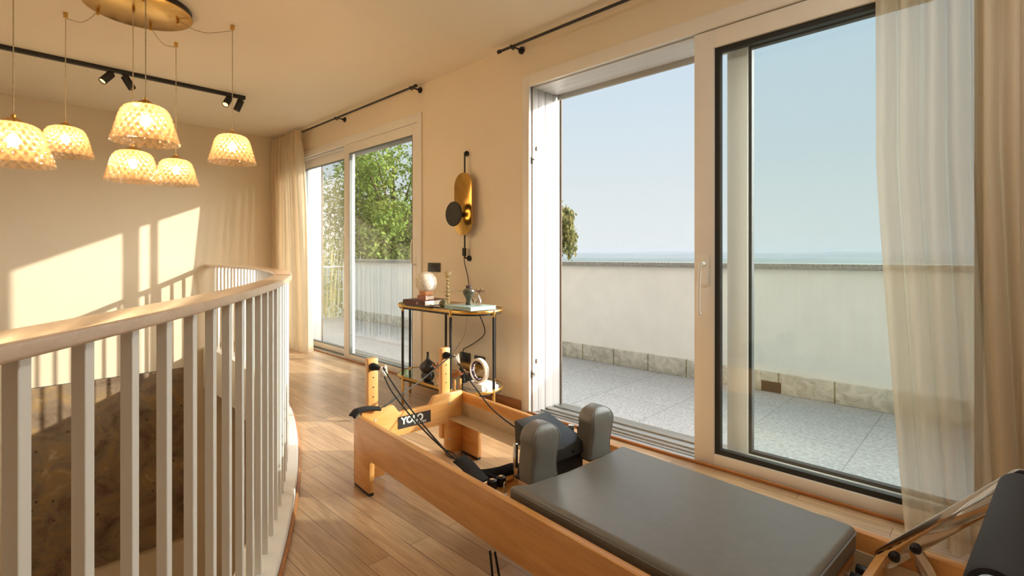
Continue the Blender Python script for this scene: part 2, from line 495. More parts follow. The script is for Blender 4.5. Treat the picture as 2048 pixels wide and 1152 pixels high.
def arc(r, deg, z=0.0):
    t = math.radians(deg)
    return Vector((CX + r * math.cos(t), CY + r * math.sin(t), z))

T_END = math.degrees(math.asin((YB - CY) / RC))
T_START = -64.3

# ------------------------------------------------------------------ room shell
edge = [arc(RC, T_START + (T_END - T_START) * k / 70) for k in range(71)]
poly = [Vector((p.x, min(p.y, YB), 0)) for p in edge] + [Vector((W, YB, 0)), Vector((W, YF, 0)), Vector((XL, YF, 0))]
b = MB(); b.prism([p + Vector((0, 0, -0.02)) for p in poly], (0, 0, 0.02))
struct(b.build('floor', M['floor'], smooth=False), 'oak plank floor')
b = MB(); b.prism([p + Vector((0, 0, -0.44)) for p in poly], (0, 0, 0.419))
struct(b.build('floor_slab', M['white'], smooth=False))
b = MB(); b.box(XL, W, YF, YB, ZC, ZC + 0.12)
struct(b.build('ceiling', M['ceil'], smooth=False))
b = MB(); b.box(XL - .2, XO, YB, YB + .3, -3.0, ZC + .12)
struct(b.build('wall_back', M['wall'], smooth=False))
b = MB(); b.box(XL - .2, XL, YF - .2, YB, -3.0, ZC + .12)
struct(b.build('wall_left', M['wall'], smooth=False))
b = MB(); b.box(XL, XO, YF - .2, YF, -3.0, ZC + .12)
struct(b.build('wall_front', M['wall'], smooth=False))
b = MB(); b.box(XL, W, YF, YB, -3.1, -3.0)
struct(b.build('floor_lower', M['floor'], smooth=False))

D1 = (3.66, 6.36)              # far door opening in y
D2 = (-0.10, 2.386)            # near door opening
D3 = (-3.1, -2.12)            # third opening, added behind the camera to let in more daylight
ZO = 2.335                     # head of both openings
b = MB()
for y0, y1 in ((YF - .2, D3[0]), (D3[1], D2[0]), (D2[1], D1[0]), (D1[1], YB + .3)):
    b.box(W, XO - .012, y0, y1, -0.44, ZO)
b.box(W, XO - .012, YF - .2, YB + .3, ZO, ZC + .12)
for y0, y1, z0, z1 in ((YF - .2, 5.25, -3, -.44), (5.5, YB + .3, -3, -.44), (5.25, 5.5, -3, -2.7), (5.25, 5.5, -1.2, -.44)):
    b.box(W, XO - .012, y0, y1, z0, z1)
for y0, y1 in (D1, D2, D3):
    b.box(W, XO - .012, y0, y1, -0.44, -0.06)
struct(b.build('wall_window', M['wall_lightened'], smooth=False))
b = MB()
for y0, y1 in ((YF - .2, D3[0]), (D3[1], D2[0]), (D2[1], D1[0]), (D1[1], YB + .3)):
    b.box(XO - .012, XO, y0, y1, -0.44, ZO)
b.box(XO - .012, XO, YF - .2, YB + .3, ZO, 5.6)
M['facade'] = plain('grey facade render', (146, 144, 140), 0.9, var=.05)
struct(b.build('wall_outside', M['facade'], smooth=False))
# oak skirting on the pier between the doors and along the back wall
b = MB(); b.box(W - .014, W - .001, 2.44, 3.60, 0.0, 0.068)
struct(b.build('baseboard_window', M['oaktrim'], bevel=.003))
b = MB(); b.box(1.86, W - .02, YB - .014, YB - .001, 0.0, 0.068)
struct(b.build('baseboard_back', M['oaktrim'], bevel=.003))
# oak nosing along the stair opening
b = MB()
b.tube([arc(RC + .004, t, .010) for t in [T_START + (T_END - .15 - T_START) * k / 90 for k in range(91)]], .01, 8, flat=(.008, .012))
struct(b.build('trim_1', M['oaktrim']))
# oak strips under the sliding sashes
b = MB(); b.box(W - .030, W - .016, D2[0], 2.36, 0.0, 0.016); b.box(W - .030, W - .016, D1[0] + .02, D1[1], 0.0, 0.012)
struct(b.build('trim_2', M['oaktrim'], bevel=.004))


# ------------------------------------------------------------------ glazed sliding doors
def sash(root, y0, y1, x0, x1, z0, z1, sr, sl, rb, rt, gmat, gk=.007, gm='gasketg'):
    """sr: stile at y0, sl: stile at y1, rb / rt: rails"""
    f = MB()
    f.box(x0, x1, y0, y0 + sr, z0, z1); f.box(x0, x1, y1 - sl, y1, z0, z1)
    f.box(x0, x1, y0 + sr, y1 - sl, z0, z0 + rb); f.box(x0, x1, y0 + sr, y1 - sl, z1 - rt, z1)
    fo = f.build('sash_frame', M['frame'], root, bevel=.003)
    xm = (x0 + x1) / 2
    ya, yb, za, zb = y0 + sr, y1 - sl, z0 + rb, z1 - rt
    g = MB()
    for X0, X1 in ((xm - .016, xm - .006), (xm + .006, xm + .016)):
        pass
    g.box(xm - .017, xm + .017, ya, ya + gk, za, zb); g.box(xm - .017, xm + .017, yb - gk, yb, za, zb)
    g.box(xm - .017, xm + .017, ya + gk, yb - gk, za, za + gk); g.box(xm - .017, xm + .017, ya + gk, yb - gk, zb - gk, zb)
    g.build('gasket', M[gm], fo)
    p = MB(); p.box(xm - .012, xm + .012, ya + .004, yb - .004, za + .004, zb - .004)
    p.build('glass_pane', gmat, fo, smooth=False)
    return fo


def door(name, y0, y1, near_jamb_y, far_jamb_y):
    r = thing(name, None, None, (W, y0, 0), 0, kind='structure')
    f = MB()      # lining of the reveal, in profiles with grooves between
    for xa, xb, d in ((W + .002, W + .014, .0), (W + .026, W + .085, .004), (W + .092, W + .165, .0), (W + .170, W + .255, -.004), (W + .260, XO - .006, -.012)):
        f.box(xa, xb, y1 - .030 - d, y1 - .002, -.05, ZO - .004)
        f.box(xa, xb, y0 + .002, y0 + .03 + d, -.05, ZO - .004)
        f.box(xa, xb, y0 + .03, y1 - .03, ZO - .045 - d, ZO - .004)
    f.box(W + .014, XO - .006, y1 - .012, y1 - .002, -.05, ZO - .004); f.box(W + .014, XO - .006, y0 + .002, y0 + .012, -.05, ZO - .004)
    f.box(W + .014, XO - .006, y0 + .012, y1 - .012, ZO - .014, ZO - .004)
    f.build('door_lining', M['lining'], r, bevel=.0015)
    f = MB()
    for xa in (W + .0145, W + .0855, W + .1655, XO - .0055):
        wd = .004 if xa < XO - .01 else .008
        f.box(xa, xa + wd, y1 - .0305, y1 - .010, -.05, ZO - .01)
        f.box(xa, xa + wd, y0 + .010, y0 + .0305, -.05, ZO - .01)
    f.build('groove_shade', M['grooveshade'], r)  # dark strips that colour in the shading of the lining grooves
    t = MB()      # flat architrave on the room side
    t.box(W - .014, W - .001, y1 - .034, y1 + .031, 0.0, ZO + .036); t.box(W - .014, W - .001, y0 - .031, y0 + .034, 0.0, ZO + .036)
    t.box(W - .014, W - .001, y0 + .034, y1 - .034, ZO - .045, ZO + .036)
    t.build('architrave', M['frame'], r, bevel=.002)
    s = MB()
    s.box(W + .02, XO + .02, y0 + .03, y1 - .03, -.055, -.012)
    for xa, wd in ((.022, .030), (.068, .006), (.118, .006), (.175, .045), (.262, .010)):
        s.box(W + xa, W + xa + wd, y0 + .03, y1 - .03, -.012, -.001)
    s.build('track', M['alu'], r, bevel=.002)
    k = MB()      # the raised roller shutter just under the head
    for i in range(3):
        k.box(XO - .055 + .004 * i, XO - .04 + .004 * i, y0 + .03, y1 - .03, 2.262 + i * .045, 2.262 + i * .045 + .043)
    k.build('roller_shutter', M['alud'], r, bevel=.004)
    return r

d1 = door('door_1', D1[0], D1[1], 0, 0)
d1['label'] = 'closed sliding glass door beside the gathered linen curtain'
sash(d1, 3.675, 5.045, W - .006, W + .028, .002, 2.288, .098, .115, .06, .097, M['glass'])
sash(d1, 5.058, 6.33, W + .098, W + .130, .002, 2.300, .045, .08, .062, .11, M['glass'])
h = MB()       # pull handle of the far door
h.tube(spline([(W - .002, 3.715, 1.02), (W - .045, 3.715, 1.03), (W - .055, 3.722, 1.06), (W - .055, 3.722, 1.20), (W - .045, 3.722, 1.245), (W - .03, 3.722, 1.25)], 5), .008, 10, flat=(.009, .006))
h.box(W - .010, W + .003, 3.700, 3.732, .93, 1.085)
h.build('door_handle', M['frame'], d1, bevel=.002)

d2 = door('door_2', D2[0], D2[1], 0, 0)
d2['label'] = 'open sliding glass door to the terrace beside the sheer curtain'
s2 = sash(d2, -.065, 1.168, W + .004, W + .066, .004, 2.288, .1, .106, .058, .096, M['glassg'], gk=.026, gm='gasket')
sash(d2, -.065, 1.03, W + .098, W + .158, .004, 2.300, .1, .105, .07, .105, M['glassg'], gk=.016, gm='gasket')
h = MB(); h.box(W - .010, W + .005, 1.088, 1.126, .945, 1.105); h.build('handle_plate', M['frame'], d2, bevel=.004)
h = MB()
h.cyl((W - .008, 1.107, 1.06), (W - .05, 1.107, 1.06), .011)
h.tube(spline([(W - .05, 1.107, 1.066), (W - .056, 1.111, 1.04), (W - .058, 1.116, .93), (W - .058, 1.116, .81), (W - .05, 1.114, .80)], 6), .008, 10, flat=(.010, .007))
h.build('door_handle', M['white'], d2)
for z in (1.78, .27):
    h = MB(); h.box(W + .018, W + .04, 2.338, 2.352, z - .022, z - .004); h.box(W + .018, W + .04, 2.338, 2.352, z + .004, z + .022); h.cyl((W + .03, 2.352, z), (W + .03, 2.33, z), .006)
    h.build('latch', M['alu'], d2, bevel=.001)
    h = MB(); h.box(W + .06, W + .078, 2.340, 2.352, z + .07, z + .10); h.build('striker', M['alud'], d2)

d3 = door('door_added', D3[0], D3[1], 0, 0)  # unseen door, added for the daylight it lets in
d3['label'] = 'unseen glass door added behind the camera for fill daylight'
sash(d3, D3[0] + .04, D3[1] - .04, W + .05, W + .11, .004, 2.288, .09, .09, .06, .09, M['glass'])

# ------------------------------------------------------------------ terrace and landscape
ZT = -.062
b = MB(); b.box(XO, 4.62, -6, 9.0, ZT - .25, ZT)
struct(b.build('floor_terrace', M['terrace'], smooth=False))
b = MB(); b.box(4.62, 4.82, -6, 9.0, ZT - .25, .99)
struct(b.build('wall_terrace', M['ext'], smooth=False))
b = MB()
b.box(4.590, 4.619, 1.46, 9.0, ZT, .108); b.box(4.590, 4.619, -6, 1.30, ZT, .108); b.box(4.590, 4.619, 1.30, 1.46, .03, .108)
struct(b.build('trim_3', M['rubble'], bevel=.006))
b = MB(); b.box(4.606, 4.622, 1.302, 1.458, ZT + .002, .028)
struct(b.build('trim_4', M['blackp'], smooth=False), 'dark drain opening in the stone course')
b = MB(); b.box(4.580, 4.86, -6, 9.02, .991, 1.037)
struct(b.build('trim_5', M['granite'], bevel=.004))

t = thing('terrace_railing', 'thin white metal railing closing the far end of the terrace', 'railing', (3.8, 8.95, ZT))
b = MB(); b.cyl((XO + .02, 8.95, .90), (4.60, 8.95, .90), .011); b.build('top_rail', M['white'], t)
for k in range(5):
    b = MB(); x = XO + .06 + k * .37
    b.cyl((x, 8.95, ZT), (x, 8.95, .892), .008, seg=8); b.build('upright', M['white'], t)

b = MB()
for k in range(420):
    x = random.uniform(2.3, 4.7); y = random.uniform(9.2, 9.9); hgt = random.uniform(1.0, 2.4)
    lean = Vector((random.uniform(-.25, .25), random.uniform(-.2, .2), 0))
    w = random.uniform(.004, .010); base = Vector((x, y, -1.2))
    q = Vector((math.cos(k), math.sin(k), 0)) * w
    pts = [base + lean * s * s + Vector((0, 0, (hgt + 1.1) * s)) for s in (0, .35, .7, 1)]
    ws = (1, 1, .8, .15)
    V = [(b.bm.verts.new(p - q * c), b.bm.verts.new(p + q * c)) for p, c in zip(pts, ws)]
    for i in range(3):
        b.face([V[i][0], V[i][1], V[i + 1][1], V[i + 1][0]])
o = b.build('tall_grass', M['reed'], smooth=False)
tag(o, 'dry tall grass standing behind the thin terrace railing', 'grass', kind='stuff')


def tree(label, loc, zc, rx, rz, nleaf, mat, lsize, clumps, seed, droop=0.0, base=-5.0):
    rnd = random.Random(seed)
    t = thing('broadleaf_tree', label, 'tree', (loc[0], loc[1], base), 0, 'trees beyond the terrace')
    k = MB()
    top = Vector((loc[0], loc[1], zc))
    k.tube(spline([(loc[0], loc[1], base), (loc[0] + .1, loc[1], (base + zc) / 2), top, top + Vector((-.1, .1, rz * .6))], 6), [.22 - .18 * i / 18 for i in range(19)], 10)
    cl = []
    for i in range(clumps):
        while True:
            p = Vector((rnd.uniform(-1, 1), rnd.uniform(-1, 1), rnd.uniform(-1, 1)))
            if .25 < p.length < 1: break
        c = top + Vector((p.x * rx, p.y * rx, p.z * rz)) * .88
        cl.append((c, rnd.uniform(.22, .42) * rx * .8))
        k.tube(spline([top + Vector((0, 0, -rz * .5 * rnd.random())), (top + c) / 2 + Vector((0, 0, -.1)), c], 4), [.07 - .06 * j / 8 for j in range(9)], 6)
    k.build('trunk', M['bark'], t)
    b = MB()
    for i in range(nleaf):
        c, r = cl[rnd.randrange(len(cl))]
        d = Vector((rnd.gauss(0, 1), rnd.gauss(0, 1), rnd.gauss(0, 1))).normalized()
        p = c + d * r * (rnd.random() ** .45)
        p.z -= droop * rnd.random() * rnd.random()
        n = (d + Vector((rnd.gauss(0, .6), rnd.gauss(0, .6), rnd.gauss(.5, .6)))).normalized()
        a = n.orthogonal().normalized()
        a = (Matrix.Rotation(rnd.uniform(0, 6.28), 3, n) @ a)
        if droop: a = (a * .4 + Vector((0, 0, -1))).normalized()
        s = n.cross(a).normalized(); L = lsize * rnd.uniform(.6, 1.3)
        v = [b.bm.verts.new(q) for q in (p, p + a * L * .5 + s * L * .3 + n * L * .06, p + a * L, p + a * L * .5 - s * L * .3 + n * L * .06)]
        b.face(v)
    b.build('crown', mat, t, smooth=False)
    return t

tree('big bright green leafy tree seen through the far door', (7.85, 12.2), 1.75, 2.75, 2.9, 30000, M['leaf'], .115, 90, 3)
tree('drooping brownish leafy tree at the edge of the open door', (11.95, 10.6), 2.05, 1.3, 2.1, 8000, M['leaf2'], .16, 30, 5, droop=.6)

b = MB(); b.box(-60, 9000, -6000, 9000, -6.2, -5.0)
M['meadow'] = plain('distant fields', (88, 102, 98), 0.95, var=0.3, scale=0.01)
struct(b.build('ground_plain', M['meadow'], smooth=False))
M['woods'] = plain('wooded hillside', (78, 94, 92), 0.95, var=0.3, scale=0.004)
for nm, dist, amp, off, sd in (('hills_near', 3000, 10, 13, 1), ('hills_far', 4200, 16, 32, 4)):
    rnd = random.Random(sd); ph = [rnd.uniform(0, 6) for _ in range(7)]
    def hf(u, v, dist=dist, amp=amp, off=off, ph=ph):
        ang = math.radians(-6 + 112 * u)
        hh = off + amp * (.5 * math.sin(7 * u * 3 + ph[0]) + .3 * math.sin(17 * u * 3 + ph[1]) + .14 * math.sin(41 * u * 3 + ph[2]) + .08 * math.sin(97 * u * 3 + ph[3])) * .8 + amp * .5 * math.exp(-((u - .80) / .035) ** 2)
        d = dist + 500 * v
        prof = math.sin(PI * min(1, v * 1.0)) if v > 0 else 0
        return Vector((d * math.sin(ang), d * math.cos(ang), -5 + (hh + 5) * prof))
    b = MB(); b.grid(hf, 220, 6)
    struct(b.build(nm, M['woods']))
# the summer haze that lies over the plain
m, nt, out = new_mat('valley haze')
vs = N(nt, 'ShaderNodeVolumeScatter'); vs.inputs['Color'].default_value = (.45, .495, .54, 1); vs.inputs['Density'].default_value = .0004; vs.inputs['Anisotropy'].default_value = 0.0
va = N(nt, 'ShaderNodeVolumeAbsorption'); va.inputs['Color'].default_value = (.45, .495, .54, 1); va.inputs['Density'].default_value = .0004
as_ = N(nt, 'ShaderNodeAddShader'); nt.links.new(vs.outputs[0], as_.inputs[0]); nt.links.new(va.outputs[0], as_.inputs[1]); nt.links.new(as_.outputs[0], out.inputs['Volume'])
b = MB()
pp = [Vector((d * math.sin(math.radians(a)), d * math.cos(math.radians(a)), -4.9)) for d, a in [(300, -8 + 116 * k / 16) for k in range(17)] + [(6500, 108 - 116 * k / 16) for k in range(17)]]
b.prism(pp, (0, 0, 52))
o = b.build('outside_haze', m, smooth=False)
tag(o, 'pale blue haze lying over the far hills', 'haze', kind='stuff')

# ------------------------------------------------------------------ stair railing
t = thing('stair_railing', 'curved white stair railing with a light wooden handrail', 'railing', tuple(arc(RC - .07, -20, 0)))
angs = [T_START + (T_END - .12 - T_START) * k / 160 for k in range(161)]
def sweep(b, prof, z0=0.0):
    rings = [[b.bm.verts.new(arc(r, a, z)) for r, z in prof] for a in angs]
    n = len(prof)
    for i in range(len(angs) - 1):
        for k in range(n):
            b.face([rings[i][k], rings[i][(k + 1) % n], rings[i + 1][(k + 1) % n], rings[i + 1][k]])
    b.face(rings[0]); b.face(rings[-1][::-1])
b = MB()
ro, ri = RC - .034, RC - .128
def rr_(x0, x1, z0, z1, r, n=5):
    o = []
    for cx_, cz_, a0 in ((x1 - r, z1 - r, 0), (x0 + r, z1 - r, 90), (x0 + r, z0 + r, 180), (x1 - r, z0 + r, 270)):
        for i in range(n + 1):
            a = math.radians(a0 + 90 * i / n); o.append((cx_ + r * math.cos(a), cz_ + r * math.sin(a)))
    return o
sweep(b, rr_(ri, ro, .976, 1.000, .006))
b.build('handrail', M['rail'], t)
b = MB(); sweep(b, [(RC - .003, .001), (RC - .003, .036), (RC - .008, .042), (RC - .135, .042), (RC - .14, .036), (RC - .14, -.43), (RC - .12, -.43), (RC - .12, .001)])
b.build('curb', M['white'], t)
th0, dth = -36.76, .7815
first = None
k = -9
while True:
    a = th0 + dth * k
    if a > T_END - .3: break
    p = arc(RC - .060, a)
    b = MB(); hx = .0098
    b.box(-hx, hx, -hx * 1.05, hx * 1.05, .041, .979)
    b.bm.transform(Matrix.Translation(Vector((p.x, p.y, 0))) @ Matrix.Rotation(math.radians(a), 4, 'Z'))
    b.build('baluster', M['white'], t, bevel=.0015, seg=1)
    k += 1

# painting on the wall of the stairwell
t = thing('painting', 'large dark brown and olive abstract canvas hanging in the stairwell', 'painting', (.83, YB, -2.09))
b = MB(); b.box(.19, 1.479, YB - .035, YB - .0345, -2.088, -.167); b.build('canvas', M['painting'], t, smooth=False)
b = MB(); b.box(.19, 1.479, YB - .0344, YB - .001, -2.088, -.167); b.build('stretcher', M['blackp'], t)

# ------------------------------------------------------------------ pendant lamps
def diamond_shade():
    prof = [(.040, -.000), (.062, -.004), (.084, -.016), (.098, -.036), (.109, -.066), (.118, -.100), (.128, -.136), (.136, -.166), (.142, -.184)]
    pr = spline([(r, 0, z) for r, z in prof], 8)
    L = [0]
    for i in range(1, len(pr)): L.append(L[-1] + (pr[i] - pr[i - 1]).length)
    seg = 132; b = MB(); rings = []
    def ring(i, off, pat):
        r, z = pr[i].x + off, pr[i].z
        s = L[i] / L[-1]
        out = []
        for k in range(seg):
            ph = 2 * PI * k / seg
            dd = 0
            if pat and .06 < s < .97:
                dd = .0052 * (abs(math.sin(11 * ph + 15 * s)) * abs(math.sin(11 * ph - 15 * s)) - .35)
            elif pat and s >= .97: dd = .001
            out.append(b.bm.verts.new(((r + dd) * math.cos(ph), (r + dd) * math.sin(ph), z)))
        return out
    outer = [ring(i, 0, True) for i in range(len(pr))]
    inner = [ring(i, -.005, True) for i in range(0, len(pr))]
    seq = outer + inner[::-1]
    for i in range(len(seq)):
        a, c = seq[i], seq[(i + 1) % len(seq)]
        for k in range(seg):
            b.face([a[k], a[(k + 1) % seg], c[(k + 1) % seg], c[k]])
    return b
proto_shade = None
pend = [  # top of the brass cap, ceiling hook or canopy point, swag start on the canopy, label
    ((.052, 3.107 - 0.0, 1.721), (.052, 3.107, ZC), None, 'diamond glass pendant cut by the picture edge, leftmost of the six'),
    ((.300, 4.165, 1.941), (.302, 4.165, ZC), (.424, 3.88), 'diamond glass pendant on a short swagged cord, second from the left'),
    ((.505, 2.971, 1.869), (.505, 2.971, ZC), None, 'diamond glass pendant that looks largest, hanging highest in the middle'),
    ((.566, 3.690, 1.762), (.569, 3.690, ZC - .03), None, 'diamond glass pendant hanging straight from the brass plate, behind the largest one'),
    ((.888, 4.185, 1.823), (.888, 4.185, ZC), (.690, 3.90), 'small looking diamond glass pendant hanging lowest, right of the pair'),
    ((1.080, 3.607, 1.931), (1.076, 3.607, ZC), (.79, 3.675), 'diamond glass pendant apart from the others, rightmost of the six'),
]
for tip, hook, swag, lab in pend:
    t = thing('pendant_lamp', lab, 'pendant lamp', tip, 0, 'diamond glass pendant lamps')
    X, Y, Z = tip
    if proto_shade is None:
        proto_shade = diamond_shade().build('glass_shade', M['shade'], t, local=True, angle=80)
        proto_shade.location = (0, 0, -.034)
    else:
        o = proto_shade.copy(); C.objects.link(o); o.parent = t
    b = MB(); b.lathe([(.005, .004), (.009, 0), (.009, -.010), (.014, -.011), (.052, -.036), (.052, -.039), (.02, -.039), (.02, -.072), (.0, -.072)], (0, 0, 0), seg=28, cap=False)
    b.build('cap', M['brass'], t, local=True)
    b = MB(); b.sphere((0, 0, -.112), .021, sz=1.35, seg=20, rings=14); b.build('light_bulb', M['bulb'], t, local=True)
    b = MB()
    if swag is None:
        pts = [(X, Y, Z), (X, Y, (Z + hook[2]) / 2), (X, Y, hook[2] - .002)]
        if abs(hook[2] - ZC) < .01:
            pts = pts + []
    else:
        e = Vector((swag[0], swag[1], ZC - .045)); s0 = Vector((X, Y, ZC - .035)); mid = (e + s0) / 2 + Vector((0, 0, -.045))
        pts = [(X, Y, Z), (X, Y, (Z + ZC) / 2), s0] + [q for q in spline([s0, s0 * .7 + e * .3 + Vector((0, 0, -.03)), mid, e * .75 + s0 * .25 + Vector((0, 0, -.035)), e], 5)[1:]]
    b.tube(pts, .0026, 6); b.build('cord', M['cordbeige'], t)
    if abs(hook[2] - ZC) < .01:
        b = MB(); b.cyl((X, Y, ZC), (X, Y, ZC - .032), .012); b.build('ceiling_hook', M['brass'], t, bevel=.002)
# bulb strength from the wanted radiant power per bulb
A_b = 4 * PI * .021 ** 2 * 1.25
M['bulb'].node_tree.nodes['Emission'].inputs['Strength'].default_value = BULB_POWER / (PI * A_b)

t = thing('ceiling_canopy', 'round brass ceiling plate that feeds the hanging pendant lamps', 'ceiling plate', (.60, 3.71, ZC))
b = MB(); b.cyl((.60, 3.71, ZC - .001), (.60, 3.71, ZC - .034), .268, seg=72); b.build('rim', M['black'], t, bevel=.002)
b = MB(); b.cyl((.60, 3.71, ZC - .0345), (.60, 3.71, ZC - .040), .272, seg=72); b.build('plate', M['brassd'], t, bevel=.001)
for x, y in ((.424, 3.88), (.569, 3.69), (.69, 3.90), (.79, 3.675), (.585, 3.50)):
    b = MB(); b.cyl((x, y, ZC - .0402), (x, y, ZC - .068), .008); b.build('cable_grip', M['brass'], t, bevel=.001)

M['opal'] = emit('fill lamp glow', (1.0, .95, .84), FILL_POWER / (PI * PI * .23 ** 2 * 1.3))  # unseen lamps, added only to raise the brightness of the room
for lx, ly, rad, lab in ((-1.5, 3.75, .18, 'unseen fill lamp added on the ceiling over the stairs'), (1.35, -.14, .20, 'unseen fill lamp added on the ceiling above the foot end of the reformer')):
    t = thing('fill_lamp', lab, 'fill lamp', (lx, ly, ZC), 0, 'added fill lamps')
    b = MB(); b.cyl((lx, ly, ZC - .001), (lx, ly, ZC - .03), rad + .005, seg=48); b.build('base', M['white'], t, bevel=.003)
    b = MB(); b.lathe([(rad, -.0305), (rad, -.05), (rad * .94, -.07), (rad * .64, -.085), (0, -.09)], (lx, ly, ZC), seg=48, cap=False); b.build('diffuser', M['opal'], t)

# ------------------------------------------------------------------ track and spots
YT = 5.125
t = thing('ceiling_track', 'long black ceiling track rail carrying the small spotlights', 'track rail', (.4, YT, ZC))
b = MB(); b.box(-1.9, 1.635, YT - .017, YT + .017, ZC - .032, ZC - .0005); b.build('rail', M['black'], t, bevel=.002)
b = MB(); b.box(1.635, 1.642, YT - .018, YT + .018, ZC - .033, ZC - .0005); b.build('end_cap', M['blackp'], t)
for x, dx, dy, lit, lab in ((.640, -.75, -.35, True, 'black cylinder spotlight tilted left on the track, leftmost of four'),
                       (.735, .55, -.1, True, 'black cylinder spotlight tilted right, next to the leftmost spotlight'),
                       (1.505, -.6, -.6, True, 'black cylinder spotlight showing its glowing lens, near the track end'),
                       (1.605, -.35, .15, False, 'black cylinder spotlight seen from behind at the very track end')):
    t = thing('track_spotlight', lab, 'spotlight', (x, YT, ZC - .032), 0, 'spotlights on the ceiling track')
    b = MB(); b.cyl((x, YT, ZC - .0325), (x, YT, ZC - .062), .010); b.box(x - .022, x + .022, YT - .014, YT + .014, ZC - .04, ZC - .0325); b.build('mount', M['black'], t, bevel=.001)
    d = Vector((dx, dy, -1)).normalized(); c = Vector((x, YT, ZC - .055)) - d * .01
    b = MB(); b.lathe([(.0, 0), (.027, 0), (.029, .003), (.029, .105), (.027, .108), (.025, .108), (.024, .094), (0, .093)], c, d, 28, cap=False); b.build('housing', M['black'], t)
    b = MB(); b.cyl(c + d * .095, c + d * .0965, .023, seg=24); b.build('lens', M['spotlit'], t)

# ------------------------------------------------------------------ curtain rods and curtains
XR = 2.511
def rod(y0, y1, brackets, lab, tips):
    t = thing('curtain_rod', lab, 'curtain rod', (XR, (y0 + y1) / 2, 2.566))
    b = MB(); b.cyl((XR, y0, 2.566), (XR, y1, 2.566), .0095); b.build('pole', M['black'], t)
    for y in tips:
        b = MB(); b.cyl((XR, y - .014, 2.566), (XR, y + .014, 2.566), .0135); b.build('finial', M['black'], t, bevel=.002)
    for y in brackets:
        b = MB()
        b.cyl((W - .001, y, 2.566), (W - .012, y, 2.566), .026); b.cyl((W - .012, y, 2.566), (W - .035, y, 2.566), .012, .009)
        b.cyl((W - .03, y, 2.566), (XR - .012, y, 2.566), .006); b.tube(spline([(XR + .016, y, 2.556), (XR + .010, y, 2.549), (XR - .012, y, 2.553), (XR - .016, y, 2.575)], 4), .005)
        b.build('bracket', M['black'], t)
    return t
rod(3.60, 6.60, (3.655, 5.03), 'black curtain rod above the far closed door', (3.592,))
rod(-.9, 2.555, (2.43,), 'black curtain rod above the open terrace door', (2.56,))


def curtain(name, lab, edge0, edge1, z0, z1, nf, amp, mat, seed, header=True, xm=XR - .036, phase=0.0, power=1.0, heading=None):
    """hanging cloth between two edge curves y(z); nf folds"""
    rnd = random.Random(seed); w = [rnd.uniform(.6, 1.4) for _ in range(nf + 2)]; sh = [rnd.uniform(-.35, .35) for _ in range(nf + 2)]
    t = thing(name, lab, 'curtain', (xm, (edge0(z0) + edge1(z0)) / 2, z0))
    def f(u, v):
        z = z0 + (z1 - z0) * v
        y = edge0(z) + (edge1(z) - edge0(z)) * u
        k = u * nf; i = int(min(k, nf - 1e-6)); fr = k - i
        A = amp * (w[i] * (1 - fr) + w[i + 1] * fr)
        top = max(0, (v - .90) / .10)
        x = xm + A * math.sin(2 * PI * k + phase + .5 * math.sin(3 * v + sh[i] * 4)) * (1 - .45 * top) + .3 * A * math.sin(4 * PI * k + 2.2 * v + 3 * sh[i + 1])
        y += .25 * A * math.cos(2 * PI * k + phase) + .012 * sh[i] * math.sin(5 * v + i)
        return Vector((min(x, (W - .022) if z < 2.44 else XR - .012), y, z))
    b = MB(); b.grid(f, nf * 14, 44); b.build('cloth', mat, t, angle=180)
    if header:
        def g(u, v):
            p = f(u, 1.0)
            zz = z1 - .115 + (.12) * v
            q = f(u, (zz - z0) / (z1 - z0) if zz < z1 else 1.0)
            pinch = .011 * math.sin(2 * PI * u * nf * 2.0) * (1 - .4 * v)
            return Vector((min(q.x - .004 + pinch, XR - .011), q.y, zz))
        b = MB(); b.grid(g, nf * 14, 4); b.build('pleated_header', mat, t, angle=180)
    return t

curtain('curtain', 'gathered beige linen curtain in the corner beside the far door',
        lambda z: 5.845 - .27 * max(0, 1 - z / 2.4) ** .8, lambda z: 6.60, .012, 2.575, 9, .042, M['curtain'], 11)
curtain('sheer_curtain', 'sheer cream curtain half drawn over the open terrace door',
        lambda z: -.62, lambda z: .345 - .10 * max(0, 1 - z / 1.5) ** 1.2, .012, 2.575, 13, .052, M['sheer'], 23)

# ------------------------------------------------------------------ wall sconce
YS = 3.005
t = thing('wall_sconce', 'brass oval wall lamp with a black disc on a thin black rod', 'wall lamp', (W, YS, 1.5))
b = MB()
b.tube(spline([(W - .012, YS + .02, 1.915), (W - .035, YS + .012, 1.915), (W - .045, YS, 1.895), (W - .045, YS, 1.86)], 5) + [Vector((W - .045, YS, 1.5)), Vector((W - .045, YS, 1.14))] + spline([(W - .045, YS, 1.12), (W - .045, YS, 1.10), (W - .035, YS + .0, 1.085), (W - .012, YS - .01, 1.082)], 5), .0065, 10)
b.build('rod', M['black'], t)
for y, z in ((YS + .02, 1.915), (YS - .01, 1.082)):
    b = MB(); b.cyl((W - .001, y, z), (W - .016, y, z), .022, seg=24); b.build('rosette', M['black'], t, bevel=.002)
pl = []
hw, za, zb = .105, 1.262, 1.755
for k in range(25):
    a = PI * k / 24; pl.append(Vector((W - .066, YS + hw * math.cos(a), zb - hw + hw * math.sin(a))))
for k in range(25):
    a = PI + PI * k / 24; pl.append(Vector((W - .066, YS + hw * math.cos(a), za + hw + hw * math.sin(a))))
b = MB(); b.prism(pl, (.010, 0, 0)); b.build('plate', M['brassd'], t, bevel=.001)
b = MB(); b.cyl((W - .0665, YS, 1.425), (W - .150, YS, 1.425), .022); b.build('stem', M['black'], t)
b = MB(); b.lathe([(0, 0), (.092, 0), (.096, .004), (.096, .010), (.092, .014), (0, .014)], (W - .150, YS, 1.425), (-1, 0, 0), 40, cap=False); b.build('disc', M['black'], t)
